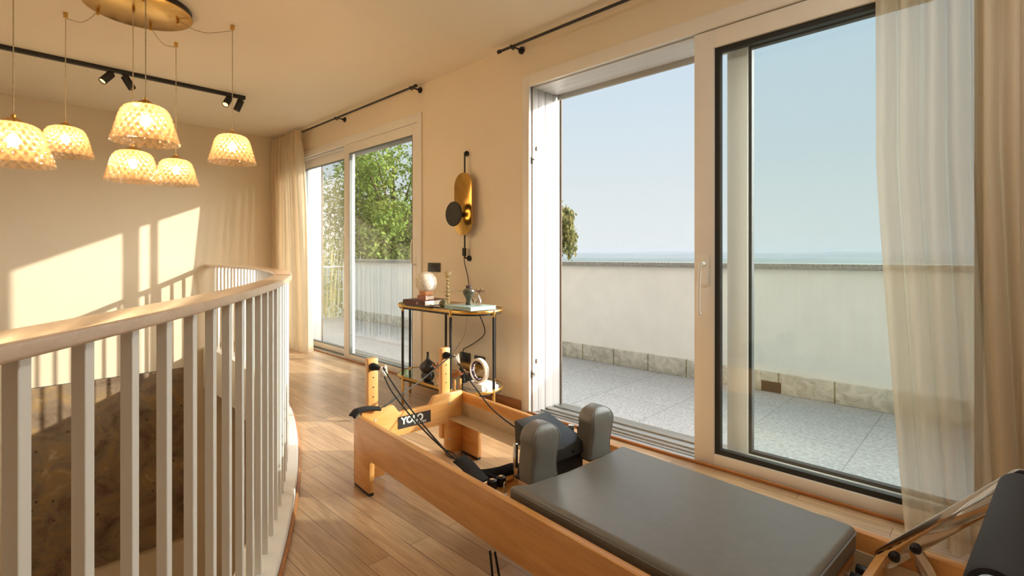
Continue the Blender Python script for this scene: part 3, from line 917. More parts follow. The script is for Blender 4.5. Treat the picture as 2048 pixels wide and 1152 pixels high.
b = MB(); b.lathe([(.026, 0), (.040, 0), (.040, -.003), (.026, -.003), (.026, 0)], (W - .148, YS, 1.425), (-1, 0, 0), 32, cap=False); b.build('light_ring', M['glow'], t)
b = MB(); b.tube(spline([(W - .045, YS - .002, 1.26), (W - .04, YS + .004, 1.17), (W - .035, YS + .016, 1.13), (W - .03, YS + .02, 1.05), (W - .02, YS - .01, .93), (W - .03, 2.955, .80), (W - .035, 2.88, .70), (W - .03, 2.80, .57), (W - .03, 2.80, .50), (W - .03, 2.90, .43), (W - .028, 2.99, .385), (W - .026, 3.045, .355), (W - .022, 3.045, .30)], 8), .0035, 8); b.build('cord', M['rope'], t)
b = MB(); b.box(W - .048, W - .022, YS + .006, YS + .030, 1.10, 1.165); b.build('inline_switch', M['blackp'], t, bevel=.004)

def plate(name, lab, y0, y1, z0, z1, cat):
    t = thing(name, lab, cat, (W, (y0 + y1) / 2, z0))
    b = MB(); b.box(W - .010, W - .0005, y0, y1, z0, z1); b.build('cover_plate', M['blackgrey'], t, bevel=.003)
    b = MB(); b.box(W - .013, W - .0102, y0 + .022, y1 - .022, z0 + .014, z1 - .014); b.build('module', M['blackp'], t, bevel=.001)
M['blackgrey'] = plain('anthracite plastic', (58, 54, 46), 0.45)
plate('light_switch', 'wide anthracite light switch plate beside the far door frame', 3.37, 3.54, .965, 1.042, 'light switch')
plate('wall_outlet', 'dark wall outlet with a black cord plugged in, under the table', 2.985, 3.105, .250, .330, 'wall outlet')
plate('wall_outlet', 'dark wall outlet behind the white stone ring', 2.815, 2.935, .245, .325, 'wall outlet')

# ------------------------------------------------------------------ console table
TX, T0, T1, TR, ZTOP = 2.306, 2.607, 3.170, .203, .738
t = thing('console_table', 'slim oval console table with brass rims and black legs', 'table', (TX, 2.89, 0))
def stadium(r, z, n=18):
    o = []
    for k in range(n + 1):
        a = PI * k / n; o.append(Vector((TX + r * math.cos(a), T1 + r * math.sin(a), z)))
    for k in range(n + 1):
        a = PI + PI * k / n; o.append(Vector((TX + r * math.cos(a), T0 + r * math.sin(a), z)))
    return o
M['smoke'] = plain('smoked mirror top', (96, 82, 66), 0.08, 0.6)
M['mirror'] = plain('clear mirror shelf', (190, 190, 180), 0.05, 0.9)
for z, nm, mt in ((ZTOP, 'table_top', 'smoke'), (.205, 'lower_shelf', 'mirror')):
    b = MB(); b.prism(stadium(TR - .004, z - .012), (0, 0, .010)); top = b.build(nm, M[mt], t, smooth=False)
    b = MB(); b.tube([p for p in stadium(TR, z - .009)], .007, 8, closed=True, flat=(.006, .011)); b.build('rim', M['brass'], top)
    b = MB(); b.tube([p for p in stadium(TR - .010, z - .024)], .004, 6, closed=True, flat=(.004, .010)); b.build('apron', M['black'], top)
for x, y in ((TX - TR, T0), (TX - TR, T1), (TX + TR, T0), (TX + TR, T1), (TX, T0 - TR), (TX, T1 + TR)):
    b = MB(); b.cyl((x, y, .215), (x, y, ZTOP - .045), .0095); lg = b.build('leg', M['black'], t)
    b = MB(); b.cyl((x, y, ZTOP - .045), (x, y, ZTOP + .003), .0105); b.build('joint', M['brass'], lg, bevel=.001)
    b = MB(); b.cyl((x, y, 0), (x, y, .215), .010); b.build('foot_sleeve', M['brass'], lg, bevel=.001)

def slab(corner, e1, e2, z0, z1):
    """parallelogram slab from three floor-plan corners"""
    c, a, d = Vector(corner), Vector(e1), Vector(e2)
    q = a + d - c
    P = [(c.x, c.y), (a.x, a.y), (q.x, q.y), (d.x, d.y)]
    return [(x, y, z0) for x, y in P] + [(x, y, z1) for x, y in P]

def book(lab, c, e1, e2, z0, z1, cover, grp=None, pages=(226, 216, 196), spine=None):
    """c: near corner, spine runs c-e1, pages show on the other sides"""
    ctr = (Vector(e1) + Vector(e2)) / 2
    t = thing('book', lab, 'book', (ctr.x, ctr.y, z0), 0, grp)
    th = .0025
    b = MB(); b.hexa(slab(c, e1, e2, z0, z0 + th)); b.hexa(slab(c, e1, e2, z1 - th, z1))
    cv, a, d = Vector(c), Vector(e1), Vector(e2); n = (d - cv).normalized() * th
    b.hexa(slab(cv, a, cv + n, z0 + th, z1 - th)); b.build('cover', cover, t, smooth=False)
    k = (a - cv).normalized() * .004; m = (d - cv).normalized() * .004
    b = MB(); b.hexa(slab(cv + k + n, a - k + n, d + k - m, z0 + th, z1 - th)); b.build('pages', plain('paper', pages, .9, var=.06, scale=80, stretch=(1, 1, 30)), t, smooth=False)
    return t

M['maroon'] = plain('dark red brown book cover', (82, 46, 38), 0.5, var=.15, scale=20)
M['greycov'] = plain('grey book cover', (108, 106, 100), 0.6)
M['pink'] = plain('dusty pink book cover', (176, 124, 106), 0.6)
M['teal'] = plain('pale teal book cover', (150, 176, 170), 0.3, var=.2, scale=6)
book('thin grey book at the bottom of the pile under the globe lamp', (2.075, 2.845), (2.045, 3.05), (2.235, 2.87), ZTOP + .0045, ZTOP + .0175, M['greycov'], 'books on the console')
bk = book('maroon book with a lettered spine in the pile under the globe lamp', (2.045, 2.815), (2.022, 3.045), (2.262, 2.845), ZTOP + .018, ZTOP + .054, M['maroon'], 'books on the console')
book('small dusty pink book on top of the maroon one', (2.088, 2.862), (2.074, 2.945), (2.172, 2.872), ZTOP + .0545, ZTOP + .085, M['pink'], 'books on the console', pages=(226, 204, 178))
book('wide pale teal book under the urn and the glass bottle', (2.135, 2.440), (2.125, 2.70), (2.345, 2.418), ZTOP + .0045, ZTOP + .030, M['teal'], 'books on the console', pages=(240, 238, 232))

def text_mesh(name, s, size, mat, parent, origin, xdir, ydir, offset=0.0, extrude=.0004, spacing=1.0):
    cu = bpy.data.curves.new(name, 'FONT'); cu.body = s; cu.size = size; cu.extrude = extrude; cu.offset = offset; cu.space_character = spacing
    tmp = bpy.data.objects.new('tmp_text', cu); C.objects.link(tmp)
    dg = bpy.context.evaluated_depsgraph_get()
    me = bpy.data.meshes.new_from_object(tmp.evaluated_get(dg)); me.name = name
    bpy.data.objects.remove(tmp); bpy.data.curves.remove(cu)
    X = Vector(xdir).normalized(); Y = Vector(ydir).normalized(); Zv = X.cross(Y)
    Mx = Matrix(((X.x, Y.x, Zv.x, origin[0]), (X.y, Y.y, Zv.y, origin[1]), (X.z, Y.z, Zv.z, origin[2]), (0, 0, 0, 1)))
    me.transform(Mx); me.materials.clear(); me.materials.append(mat)
    o = bpy.data.objects.new(name, me); C.objects.link(o); o.parent = parent
    return o
M['letter'] = plain('white lettering', (226, 226, 214), 0.5)
M['letterp'] = plain('pale rose lettering', (206, 176, 160), 0.5)
inv = ROOT[bk.name].inverted()
p0 = inv @ Vector((2.0335 - .0006, 2.955, ZTOP + .028)); p1 = inv @ Vector((2.045 - .0006, 2.815, ZTOP + .028))
text_mesh('lettering', 'NOTEX', .022, M['letterp'], bk, p0 - Vector((.0006, 0, 0)), p1 - p0, (0, 0, 1), .0003)

t = thing('globe_lamp', 'round perforated ceramic globe lamp on a terracotta base', 'table lamp', (2.122, 2.905, ZTOP + .085))
M['ceramic'] = plain('speckled ceramic', (222, 212, 192), 0.7, var=.06, scale=40, bump=.1)
M['terracotta'] = plain('terracotta', (196, 134, 88), 0.75)
GC = Vector((2.122, 2.905, ZTOP + .085 + .0225 + .068))
b = MB(); b.cyl((2.122, 2.905, ZTOP + .0855), (2.122, 2.905, ZTOP + .113), .048, seg=36); b.build('base', M['terracotta'], t, bevel=.003)
b = MB(); b.sphere(GC, .076, seg=40, rings=24); b.build('globe', M['ceramic'], t)
b = MB(); rr = random.Random(4)
cam_dir = Vector((-.70, -.71, .05)).normalized()
for i in range(70):
    az = rr.uniform(-1.5, 1.5); el = rr.uniform(-.35, .32) if i < 46 else rr.uniform(-.5, .9)
    v = (Matrix.Rotation(az, 3, 'Z') @ Vector((cam_dir.x, cam_dir.y, 0))).normalized() * math.cos(el) + Vector((0, 0, math.sin(el)))
    b.cyl(GC + v * .0745, GC + v * .0764, rr.choice((.0012, .0018, .0026)), seg=8)
o = b.build('perforation', plain('dark pin holes', (96, 84, 68), .8), t)
o['kind'] = 'stuff'
b = MB(); b.tube(spline([(2.165, 2.885, ZTOP + .095), (2.24, 2.86, ZTOP + .10), (2.34, 2.87, ZTOP + .108), (2.45, 2.92, ZTOP + .10), (2.535, 2.94, ZTOP + .06), (2.555, 2.96, .66), (2.565, 3.00, .50), (2.57, 3.05, .43), (2.56, 3.10, .37), (2.56, 3.15, .30), (2.56, 3.17, .24), (2.57, 3.14, .2)], 6), .002, 6); b.build('cord', M['cordbeige'], t)
b = MB(); b.tube([(2.566, 3.075, .405), (2.559, 3.115, .35)], .009, 8, flat=(.010, .007)); b.build('inline_switch', M['white'], t)

t = thing('candlestick', 'tall beaded stone candlestick behind the books on the console', 'candlestick', (2.265, 2.84, ZTOP))
M['onyx'] = plain('cream onyx', (204, 180, 130), 0.35, var=.3, scale=40)
z = ZTOP + .001
b = MB(); b.lathe([(0, 0), (.034, 0), (.036, .006), (.02, .014), (0, .016)], (2.265, 2.84, z), seg=24, cap=False); b.build('foot', M['onyx'], t)
z += .014; rr = random.Random(2)
while z < ZTOP + .20:
    h_ = rr.uniform(.02, .032); r_ = rr.uniform(.012, .018)
    b = MB(); b.sphere((2.265, 2.84, z + h_ / 2), r_, sz=h_ / 2 / r_ * 1.04, seg=18, rings=10); b.build('bead', M['onyx'], t); z += h_
b = MB(); b.lathe([(.008, 0), (.016, .008), (.024, .028), (.027, .048), (.022, .050), (.016, .040), (0, .038)], (2.265, 2.84, z - .002), seg=24, cap=False); b.build('candle_cup', M['onyx'], t)

b = MB(); b.sphere((2.158, 2.756, ZTOP + .0305), .029, seg=24, rings=14); o = b.build('stone_ball', plain('moss green stone', (96, 88, 50), .6, var=.35, scale=50, bump=.2))
tag(o, 'small mossy green stone ball beside the teal book', 'ornament')

t = thing('lidded_urn', 'dark green grey lidded urn standing on the teal book', 'urn', (2.245, 2.585, ZTOP + .030))
M['urn'] = plain('mottled dark stoneware', (84, 80, 66), 0.3, var=.45, scale=26)
b = MB(); b.lathe([(0, .0005), (.023, .0005), (.024, .004), (.019, .025), (.020, .040), (.030, .058), (.041, .078), (.043, .090), (.038, .103), (.024, .110), (.020, .112), (.0, .112)], (2.245, 2.585, ZTOP + .030), seg=32, cap=False); b.build('body', M['urn'], t)
b = MB(); b.lathe([(0, .1125), (.021, .1125), (.022, .128), (.018, .132), (.004, .134), (.004, .142), (.006, .146), (0, .148)], (2.245, 2.585, ZTOP + .030), seg=28, cap=False); b.build('lid', plain('urn lid', (78, 62, 56), .4), t)

t = thing('bud_vase', 'small clear glass bottle with a dried flower', 'vase', (2.255, 2.505, ZTOP + .030))
b = MB(); b.lathe([(0, .001), (.029, .001), (.030, .006), (.030, .032), (.022, .052), (.011, .066), (.010, .086), (.013, .091), (.010, .091), (.008, .086), (.009, .066), (.019, .05), (.0275, .031), (.0275, .005), (0, .004)], (2.255, 2.505, ZTOP + .030), seg=32, cap=False); b.build('bottle', glass('clear bottle glass', (.97, .97, .96), 1.0), t)
b = MB(); b.tube(spline([(2.245, 2.515, ZTOP + .04), (2.262, 2.495, ZTOP + .09), (2.257, 2.490, ZTOP + .125)], 5), .0016, 6); b.build('stem', plain('dry stem', (88, 66, 46), .9), t)
b = MB(); rr = random.Random(8)
for i in range(46):
    a = rr.uniform(0, 2 * PI); e = rr.uniform(.05, .9); L = rr.uniform(.02, .042)
    v = Vector((math.cos(a) * math.cos(e), math.sin(a) * math.cos(e), math.sin(e)))
    c = Vector((2.257, 2.490, ZTOP + .122))
    b.tube([c, c + v * L * .6, c + v * L], [.002, .0026, .0004], 5)
b.build('flower_head', plain('dried flower', (122, 92, 70), .9), t)

# lower shelf
ZS = .2035
t = thing('gourd_vase', 'black double gourd vase with a thin neck on the lower shelf', 'vase', (2.158, 2.935, ZS))
b = MB(); b.lathe([(0, .001), (.026, .001), (.040, .012), (.049, .034), (.044, .056), (.036, .064), (.046, .074), (.059, .092), (.060, .104), (.050, .124), (.026, .142), (.012, .158), (.008, .180), (.009, .207), (.006, .207), (.006, .18), (0, .175)], (2.158, 2.935, ZS), seg=40, cap=False); b.build('body', plain('matt black ceramic', (36, 32, 28), .35, var=.1), t)

t = thing('wooden_tray', 'small carved curved wooden tray on low legs, lower shelf', 'tray', (2.19, 2.70, ZS))
b = MB()
def tr(u, v):
    y = 2.86 - .30 * u; s = math.sin(PI * u)
    return Vector((2.165 + .10 * (v - .5) * (.55 + .45 * s), y, ZS + .105 - .048 * s + .03 * (2 * abs(v - .5)) ** 2))
b.grid(tr, 20, 8)
o = b.build('tray', wood('walnut tray', (150, 92, 48), (186, 124, 74), .5, 'Y'), t); md = o.modifiers.new('thick', 'SOLIDIFY'); md.thickness = .010
for x, y in ((2.14, 2.80), (2.19, 2.80), (2.14, 2.61), (2.19, 2.61)):
    b = MB(); b.box(x - .006, x + .006, y - .006, y + .006, ZS + .0005, ZS + .066); b.build('leg', M['beechz'], t)
t = thing('brass_dish', 'aged brass boat shaped dish on a dark stand, lower shelf', 'dish', (2.36, 2.68, ZS))
b = MB()
def bd(u, v):
    y = 2.83 - .33 * u; s = math.sin(PI * u) ** .7
    return Vector((2.34 + .10 * (v - .5) * s, y, ZS + .125 - .05 * s * (1 - (2 * abs(v - .5)) ** 2)))
b.grid(bd, 24, 8); o = b.build('bowl', plain('aged brass', (150, 118, 64), .4, .7, var=.3, scale=20), t); md = o.modifiers.new('thick', 'SOLIDIFY'); md.thickness = .006
for y in (2.68, 2.76):
    b = MB(); b.lathe([(.022, 0), (.016, .02), (.013, .045), (.018, .066)], (2.34, y, ZS + .0005), seg=16); b.build('foot', M['black'], t)

def plainbook(lab, x0, x1, y0, y1, z0, z1, rgb):
    t = thing('book', lab, 'book', ((x0 + x1) / 2, (y0 + y1) / 2, z0), 0, 'white books on the lower shelf')
    th = .002
    cv = plain('white book cover', rgb, .5)
    b = MB(); b.box(x0, x1, y0, y1, z0, z0 + th); b.box(x0, x1, y0, y1, z1 - th, z1); b.box(x1 - th, x1, y0, y1, z0 + th, z1 - th); b.build('cover', cv, t, smooth=False)
    b = MB(); b.box(x0 + .003, x1 - th, y0 + .003, y1 - .003, z0 + th, z1 - th); b.build('pages', plain('bright paper', (236, 234, 228), .9, var=.05, scale=60, stretch=(1, 1, 30)), t, smooth=False)
plainbook('large white book lying on the lower shelf under a smaller one', 2.235, 2.385, 2.44, 2.64, ZS + .0005, ZS + .018, (226, 226, 224))
plainbook('smaller white book directly under the stone ring', 2.24, 2.37, 2.45, 2.60, ZS + .0185, ZS + .038, (234, 232, 228))
t = thing('geode_ring', 'white stone ring with a jagged purple crystal inside', 'ornament', (2.28, 2.52, ZS + .038))
RCt = Vector((2.275, 2.515, ZS + .0385 + .083)); b = MB()
seg = 56
def ringpt(a, r, x): return RCt + Vector((x, r * math.cos(a), r * math.sin(a)))
R_ = [[b.bm.verts.new(ringpt(2 * PI * k / seg, r, x)) for r, x in ((.068, -.018), (.079, -.018), (.0825, -.014), (.0825, .014), (.079, .018), (.068, .018))] for k in range(seg)]
for k in range(seg):
    for i in range(6):
        b.face([R_[k][i], R_[k][(i + 1) % 6], R_[(k + 1) % seg][(i + 1) % 6], R_[(k + 1) % seg][i]])
b.build('ring', plain('white alabaster', (232, 224, 208), .45, var=.04), t)
b = MB(); rr = random.Random(12); n = 90
rad = [(.0675 - abs(rr.gauss(.006, .005))) for _ in range(n)]
V = [[b.bm.verts.new(ringpt(2 * PI * k / n, .0682, -.012)), b.bm.verts.new(ringpt(2 * PI * k / n, rad[k], -.006)), b.bm.verts.new(ringpt(2 * PI * k / n, rad[(k + 3) % n], .006)), b.bm.verts.new(ringpt(2 * PI * k / n, .0682, .012))] for k in range(n)]
for k in range(n):
    for i in range(4):
        b.face([V[k][i], V[k][(i + 1) % 4], V[(k + 1) % n][(i + 1) % 4], V[(k + 1) % n][i]])
b.build('crystal', plain('amethyst crystal', (84, 66, 78), .25, var=.4, scale=90), t, smooth=False)

# ------------------------------------------------------------------ pilates reformer (local a = along, b = across, z)
RZ = math.radians(-94.7)
rf = thing('pilates_reformer', 'beech wood exercise reformer with taupe padded carriage and ropes', 'exercise machine', (1.195, 2.22, 0), RZ)
ZR, BT, BW, TK = .338, .165, .648, .028
LEN = 2.42
def panel(b0):
    pts = [(0, .014), (.168, .014), (.168, BT - .012), (.176, BT - .003), (.186, BT), (LEN - .186, BT), (LEN - .176, BT - .003), (LEN - .168, BT - .012), (LEN - .168, .014), (LEN, .014), (LEN, ZR), (0, ZR)]
    b = MB(); b.prism([(a, b0, z) for a, z in pts], (0, TK, 0))
    o = b.build('side_panel', M['beech'], rf, local=True, bevel=.004)
    for a0 in (0, LEN - .168):
        k = MB(); k.box(a0 + .004, a0 + .164, b0 + .003, b0 + TK - .003, 0.001, .0138); k.build('rubber_foot', M['blackp'], o, local=True)
    return o
panel(0); panel(BW - TK)
def end_board(a0):
    z1, z0 = ZR + .013, ZR - .031
    pts = [(.0285, .014), (.150, .014), (.150, .19), (.512, .19), (.512, .014), (BW - .0285, .014), (BW - .0285, z1)]
    def S(x0, x1, za, zb, n=8):
        return [(x0 + (x1 - x0) * k / n, za + (zb - za) * (.5 - .5 * math.cos(PI * k / n))) for k in range(n + 1)]
    pts += S(.448, .404, z1, z0) + S(.236, .190, z0, z1) + [(.0285, z1)]
    b = MB(); b.prism([(a0, y, z) for y, z in pts], (.028, 0, 0))
    return b.build('end_board', M['beechy'], rf, local=True, bevel=.003)
eb = end_board(.003)
end_board(LEN - .031)
for bb in (.098, .531):
    for zz in (.297, .10):
        k = MB(); k.cyl((.0308, bb, zz), (.033, bb, zz), .007, seg=16); k.build('bolt', M['steel'], eb, local=True)
# name plate
sp = MB(); sp.box(.0312, .0332, .221, .412, .2235, .2850); sp = sp.build('sign_plate', plain('dark sign plate', (46, 38, 34), .45), rf, local=True)
sp['label'] = 'dark plate with white lettering'
text_mesh('lettering', 'YOLO', .0475, M['letter'], sp, (.0337, .2385, .2455), (0, 1, 0), (0, 0, 1), .0019, spacing=.96)
text_mesh('lettering', 'PILATES', .0165, M['letter'], sp, (.0337, .3135, .2295), (0, 1, 0), (0, 0, 1), .0003, spacing=1.25)
# riser posts
for bb in (.101, .529):
    k = MB(); k.box(-.032, .0025, bb - .027, bb + .027, .10, .594)
    po = k.build('riser_post', M['beechz'], rf, local=True, bevel=.004)
    for zz in (.50, .452, .404):
        k = MB(); k.cyl((.0026, bb, zz), (.0034, bb, zz), .0035, seg=12); k.build('hole', M['blackp'], po, local=True)
    k = MB(); k.cyl((-.0325, bb, .54), (-.045, bb, .54), .009, seg=16); k.build('nut', M['blackp'], po, local=True)
    # pulley block: cap, swivel, cheek plates, sheave
    k = MB(); k.tube(spline([(.0028, bb, .552), (.012, bb - .006, .556), (.03, bb, .556), (.046, bb + .006, .551)], 4), [.017, .019, .02, .02, .019, .019, .018, .017, .016, .015, .013, .012, .011], 12)
    pu = k.build('pulley', M['webbing'], rf, local=True)
    pc = Vector((.082, bb + .016, .538)); ax = Vector((.75, .55, .35)).normalized()
    k = MB(); k.lathe([(.005, -.008), (.022, -.008), (.019, -.003), (.019, .003), (.022, .008), (.005, .008)], pc, ax, 24); k.build('sheave', M['white'], pu, local=True)
    for s in (-1, 1):
        u = Vector((-.62, .1, .45)); u = (u - ax * u.dot(ax)).normalized(); n = ax.cross(u).normalized(); c = pc + ax * s * .0105 + u * .008
        k = MB(); k.prism([c + u * .026 + n * .008, c + u * .026 - n * .008, c - u * .022 - n * .017, c - u * .03, c - u * .022 + n * .017], ax * .002); k.build('cheek_plate', plain('pulley cheek', (214, 190, 160), .4, .4), pu, local=True, bevel=.001)

# steel angle rails inside the frame
for b0, b1 in ((TK + .0005, .125), (BW - TK - .0005, BW - .125)):
    k = MB(); s = 1 if b1 > b0 else -1
    k.box(.034, LEN - .034, min(b0, b0 + s * .004), max(b0, b0 + s * .004), .215, .288); k.box(.034, LEN - .034, min(b0 + s * .0045, b1), max(b0 + s * .0045, b1), .213, .218)
    fl = k.build('runner_rail', M['steel'], rf, local=True, bevel=.001)
    for a in (.09, .40, .43):
        for z in (.237, .268):
            h = MB(); h.cyl((a, b0 + s * .0042, z), (a, b0 + s * .006, z), .004, seg=10); h.build('screw', M['alu'], fl, local=True)

# carriage
A0, A1 = 1.085, 1.905
ca = MB(); ca.box(.90, 1.90, .056, BW - .056, .262, .288); ca = ca.build('carriage_platform', M['beech'], rf, local=True, bevel=.004)
pad = MB()
pts = [(A0 + .02, .046), (A1, .046), (A1, .602), (A0 + .02, .602), (A0 + .02, .575), (A0 + .09, .545), (A0 + .09, .44), (A0 + .055, .43), (A0 + .055, .232), (A0 + .09, .222), (A0 + .09, .10), (A0 + .02, .085)]
pts = [(A0, .046), (A1, .046), (A1, .602), (A0 + .04, .602), (A0 + .04, .58), (A0 + .055, .40), (A0 + .055, .26), (A0 + .04, .10)]
pad.prism([(a, y, .289) for a, y in pts], (0, 0, .075))
pad = pad.build('carriage_pad', M['leather'], rf, local=True, bevel=.018, seg=4)
k = MB(); k.tube([(a, y, .349) for a, y in ((A0 + .03, .0445), (A1 - .015, .0445), (A1 + .0012, .06), (A1 + .0012, .588))], .0022, 6); k.build('piping', M['leather'], pad, local=True)

def shoulder(bc, lab):
    """padded block, rounded top, waisted front"""
    H = .188; n = 22
    k = MB()
    pr = []
    for i in range(n + 1):
        v = i / n
        hw = .066
        if v > .70:
            s = (v - .70) / .30; hw = .066 * math.sqrt(max(0, 1 - (s * .985) ** 2)) + .004
        pr.append((hw * (1 - .06 * math.sin(PI * min(1, v / .7))), v * H))
    def f(u, v):
        i = v * n; i0 = int(min(i, n - 1)); fr = i - i0
        w = pr[i0][0] * (1 - fr) + pr[i0 + 1][0] * fr; z = pr[i0][1] * (1 - fr) + pr[i0 + 1][1] * fr
        ang = 2 * PI * u; c, s = math.cos(ang), math.sin(ang); e = .32
        aa = math.copysign(abs(c) ** e, c) * .034 * (1 if v < .9 else 1 - .35 * (v - .9) / .1); bb = math.copysign(abs(s) ** e, s) * w
        aa += .008 * math.sin(PI * v) * (1 if c > 0 else -.3) - .006 * math.sin(2 * PI * v)
        return Vector((1.082 + aa, bc + bb, .345 + z))
    k.grid(f, 56, 26, closed_u=True)
    top = [f(u / 56, 1.0) for u in range(56)]; bot = [f(u / 56, 0.0) for u in range(56)]
    k.bm.faces.new([k.bm.verts.new(p) for p in top]); k.bm.faces.new([k.bm.verts.new(p) for p in bot])
    bmesh.ops.remove_doubles(k.bm, verts=k.bm.verts, dist=1e-5)
    o = k.build('shoulder_rest', M['leather'], rf, local=True, angle=70)
    w = MB()
    w.tube([f(.09, v / 16) for v in range(1, 16)] , .0018, 6)
    w.tube([f(.91, v / 16) for v in range(1, 16)] , .0018, 6)
    w.build('seam', M['leather'], o, local=True)
    w = MB(); w.box(1.02, 1.105, bc - .055, bc + .055, .335, .345); w.box(1.020, 1.026, bc - .03, bc + .03, .345, .44)
    w.build('mounting_bracket', M['blackp'], o, local=True, bevel=.002)
    w = MB(); w.cyl((.985, bc - .02, .30), (.985, bc - .02, .435), .009); w.build('post', M['chrome'], o, local=True, bevel=.002)
    return o
shoulder(.188, 'near'); shoulder(.485, 'far')
# headrest: a raised padded wedge
k = MB()
h0, h1 = .262, .445
k.hexa([(.875, h0, .380), (.875, h1, .380), (1.082, h1, .3655), (1.082, h0, .3655), (.868, h0, .468), (.868, h1, .468), (1.075, h1, .408), (1.075, h0, .408)])
hr = k.build('headrest', M['leatherd'], rf, local=True, bevel=.006, seg=3)
k = MB(); k.cyl((1.0824, .365, .386), (1.086, .365, .386), .005, seg=14); k.build('button', M['blackp'], hr, local=True)
k = MB(); k.box(.90, .94, .33, .38, .2885, .379); k.build('support', M['blackp'], hr, local=True)
k = MB(); k.box(1.04, 1.07, .28, .43, .2885, .366); k.build('support', M['blackp'], hr, local=True)
k = MB(); k.cyl((.975, .468, .2885), (.975, .468, .432), .010); k.build('pin', M['chrome'], ca, local=True, bevel=.002)
for aa, bb in ((.952, .088), (.952, .128)):
    k = MB(); k.cyl((aa, bb, .2885), (aa, bb, .318), .018, seg=20); kk = k.build('rope_cleat', M['blackp'], ca, local=True, bevel=.004)
    k = MB(); k.cyl((aa, bb, .3182), (aa, bb, .3215), .008, seg=16); k.build('bolt', M['chrome'], kk, local=True)
k = MB(); k.tube(spline([(1.015, .094, .289), (1.012, .094, .300), (1.004, .098, .316), (1.002, .105, .322)], 4), .003, 8); k.lathe([(.009, 0), (.009, .002), (.004, .004)], (1.015, .094, .2882), seg=14); k.build('hook', M['chrome'], ca, local=True)
k = MB(); k.box(.93, .955, .112, .21, .2885, .298); k.build('wood_strip', M['beechy'], ca, local=True, bevel=.002)

# ropes and straps
k = MB(); k.tube(spline([(.098, .118, .553), (.118, .100, .560), (.296, .092, .474), (.468, .092, .399), (.603, .095, .346), (.691, .098, .318), (.806, .10, .309), (.945, .095, .305)], 8), .0034, 8); k.build('rope', M['rope'], rf, local=True)
k = MB(); k.tube(spline([(.092, .115, .518), (.20, .095, .476), (.34, .092, .420), (.50, .094, .366), (.62, .097, .334), (.70, .100, .315), (.81, .104, .312), (.945, .135, .306)], 8), .0034, 8); k.build('rope', M['rope'], rf, local=True)
k = MB(); k.tube(spline([(.090, .545, .516), (.119, .535, .520), (.20, .53, .472), (.265, .53, .429), (.407, .53, .350), (.591, .525, .306), (.80, .50, .30), (.93, .46, .295)], 8), .0034, 8); k.build('rope', M['rope'], rf, local=True)
k = MB(); k.tube([(.135 + .001, .531, .504), (.158, .531, .488)], .009, 10); k.build('rope_stop', M['blackp'], rf, local=True)
k = MB(); k.tube(spline([(.085, .535, .560), (.07, .50, .553), (.07, .42, .510), (.072, .33, .462), (.074, .25, .428), (.076, .20, .408), (.075, .165, .392), (.070, .13, .370), (.055, .10, .358)], 8), .0036, 8); k.build('rope', M['ropeg'], rf, local=True)
k = MB(); k.tube(spline([(.075, .225, .417), (.068, .19, .398), (.066, .155, .378), (.066, .125, .366)], 6), .005, 8); k.build('rope', M['rope'], rf, local=True)
# hand strap lying over the frame corner
k = MB()
def hs(u, v):
    bb = -.020 + .135 * u; aa = .016 + .055 * (v - .5) + .02 * u; z = ZR + .0185 + .010 * math.sin(PI * u) + .006 * math.cos(PI * (v - .5))
    if u < .18: z -= .02 * (1 - u / .18)
    return Vector((aa, bb, z))
k.grid(hs, 18, 8); o = k.build('hand_strap', M['webbing'], rf, local=True); md = o.modifiers.new('thick', 'SOLIDIFY'); md.thickness = .012
def ribbon(pts, w, nm, twist=None):
    P = spline(pts, 6); n = len(P); k = MB()
    for i in range(n):
        pass
    V = []
    for i in range(n):
        tt = (P[min(i + 1, n - 1)] - P[max(i - 1, 0)]).normalized()
        wv = Vector(twist[0]).lerp(Vector(twist[1]), i / (n - 1)); wv = (wv - tt * wv.dot(tt)).normalized() * w / 2
        V.append((k.bm.verts.new(P[i] - wv), k.bm.verts.new(P[i] + wv)))
    for i in range(n - 1):
        k.face([V[i][0], V[i][1], V[i + 1][1], V[i + 1][0]])
    o = k.build(nm, M['webbing'], rf, local=True); md = o.modifiers.new('thick', 'SOLIDIFY'); md.thickness = .005; md.offset = 0
    return o
ribbon([(.735, .098, .325), (.80, .090, .322), (.87, .072, .320), (.945, .052, .319)], .052, 'foot_strap', ((.1, 1, .35), (.2, 1, .25)))
ribbon([(.84, .080, .308), (.865, .11, .300), (.90, .16, .306), (.93, .205, .318), (.975, .215, .322), (1.00, .215, .318)], .040, 'foot_strap', ((-.2, .3, 1), (.0, .2, 1)))
k = MB(); k.tube(spline([(.65, .099, .331), (.665, .088, .322), (.70, .090, .318), (.735, .098, .322)], 5), .0028, 6); k.tube(spline([(.65, .099, .331), (.675, .108, .327), (.70, .108, .322), (.735, .098, .322)], 5), .0028, 6); k.build('strap_loop', M['rope'], rf, local=True)

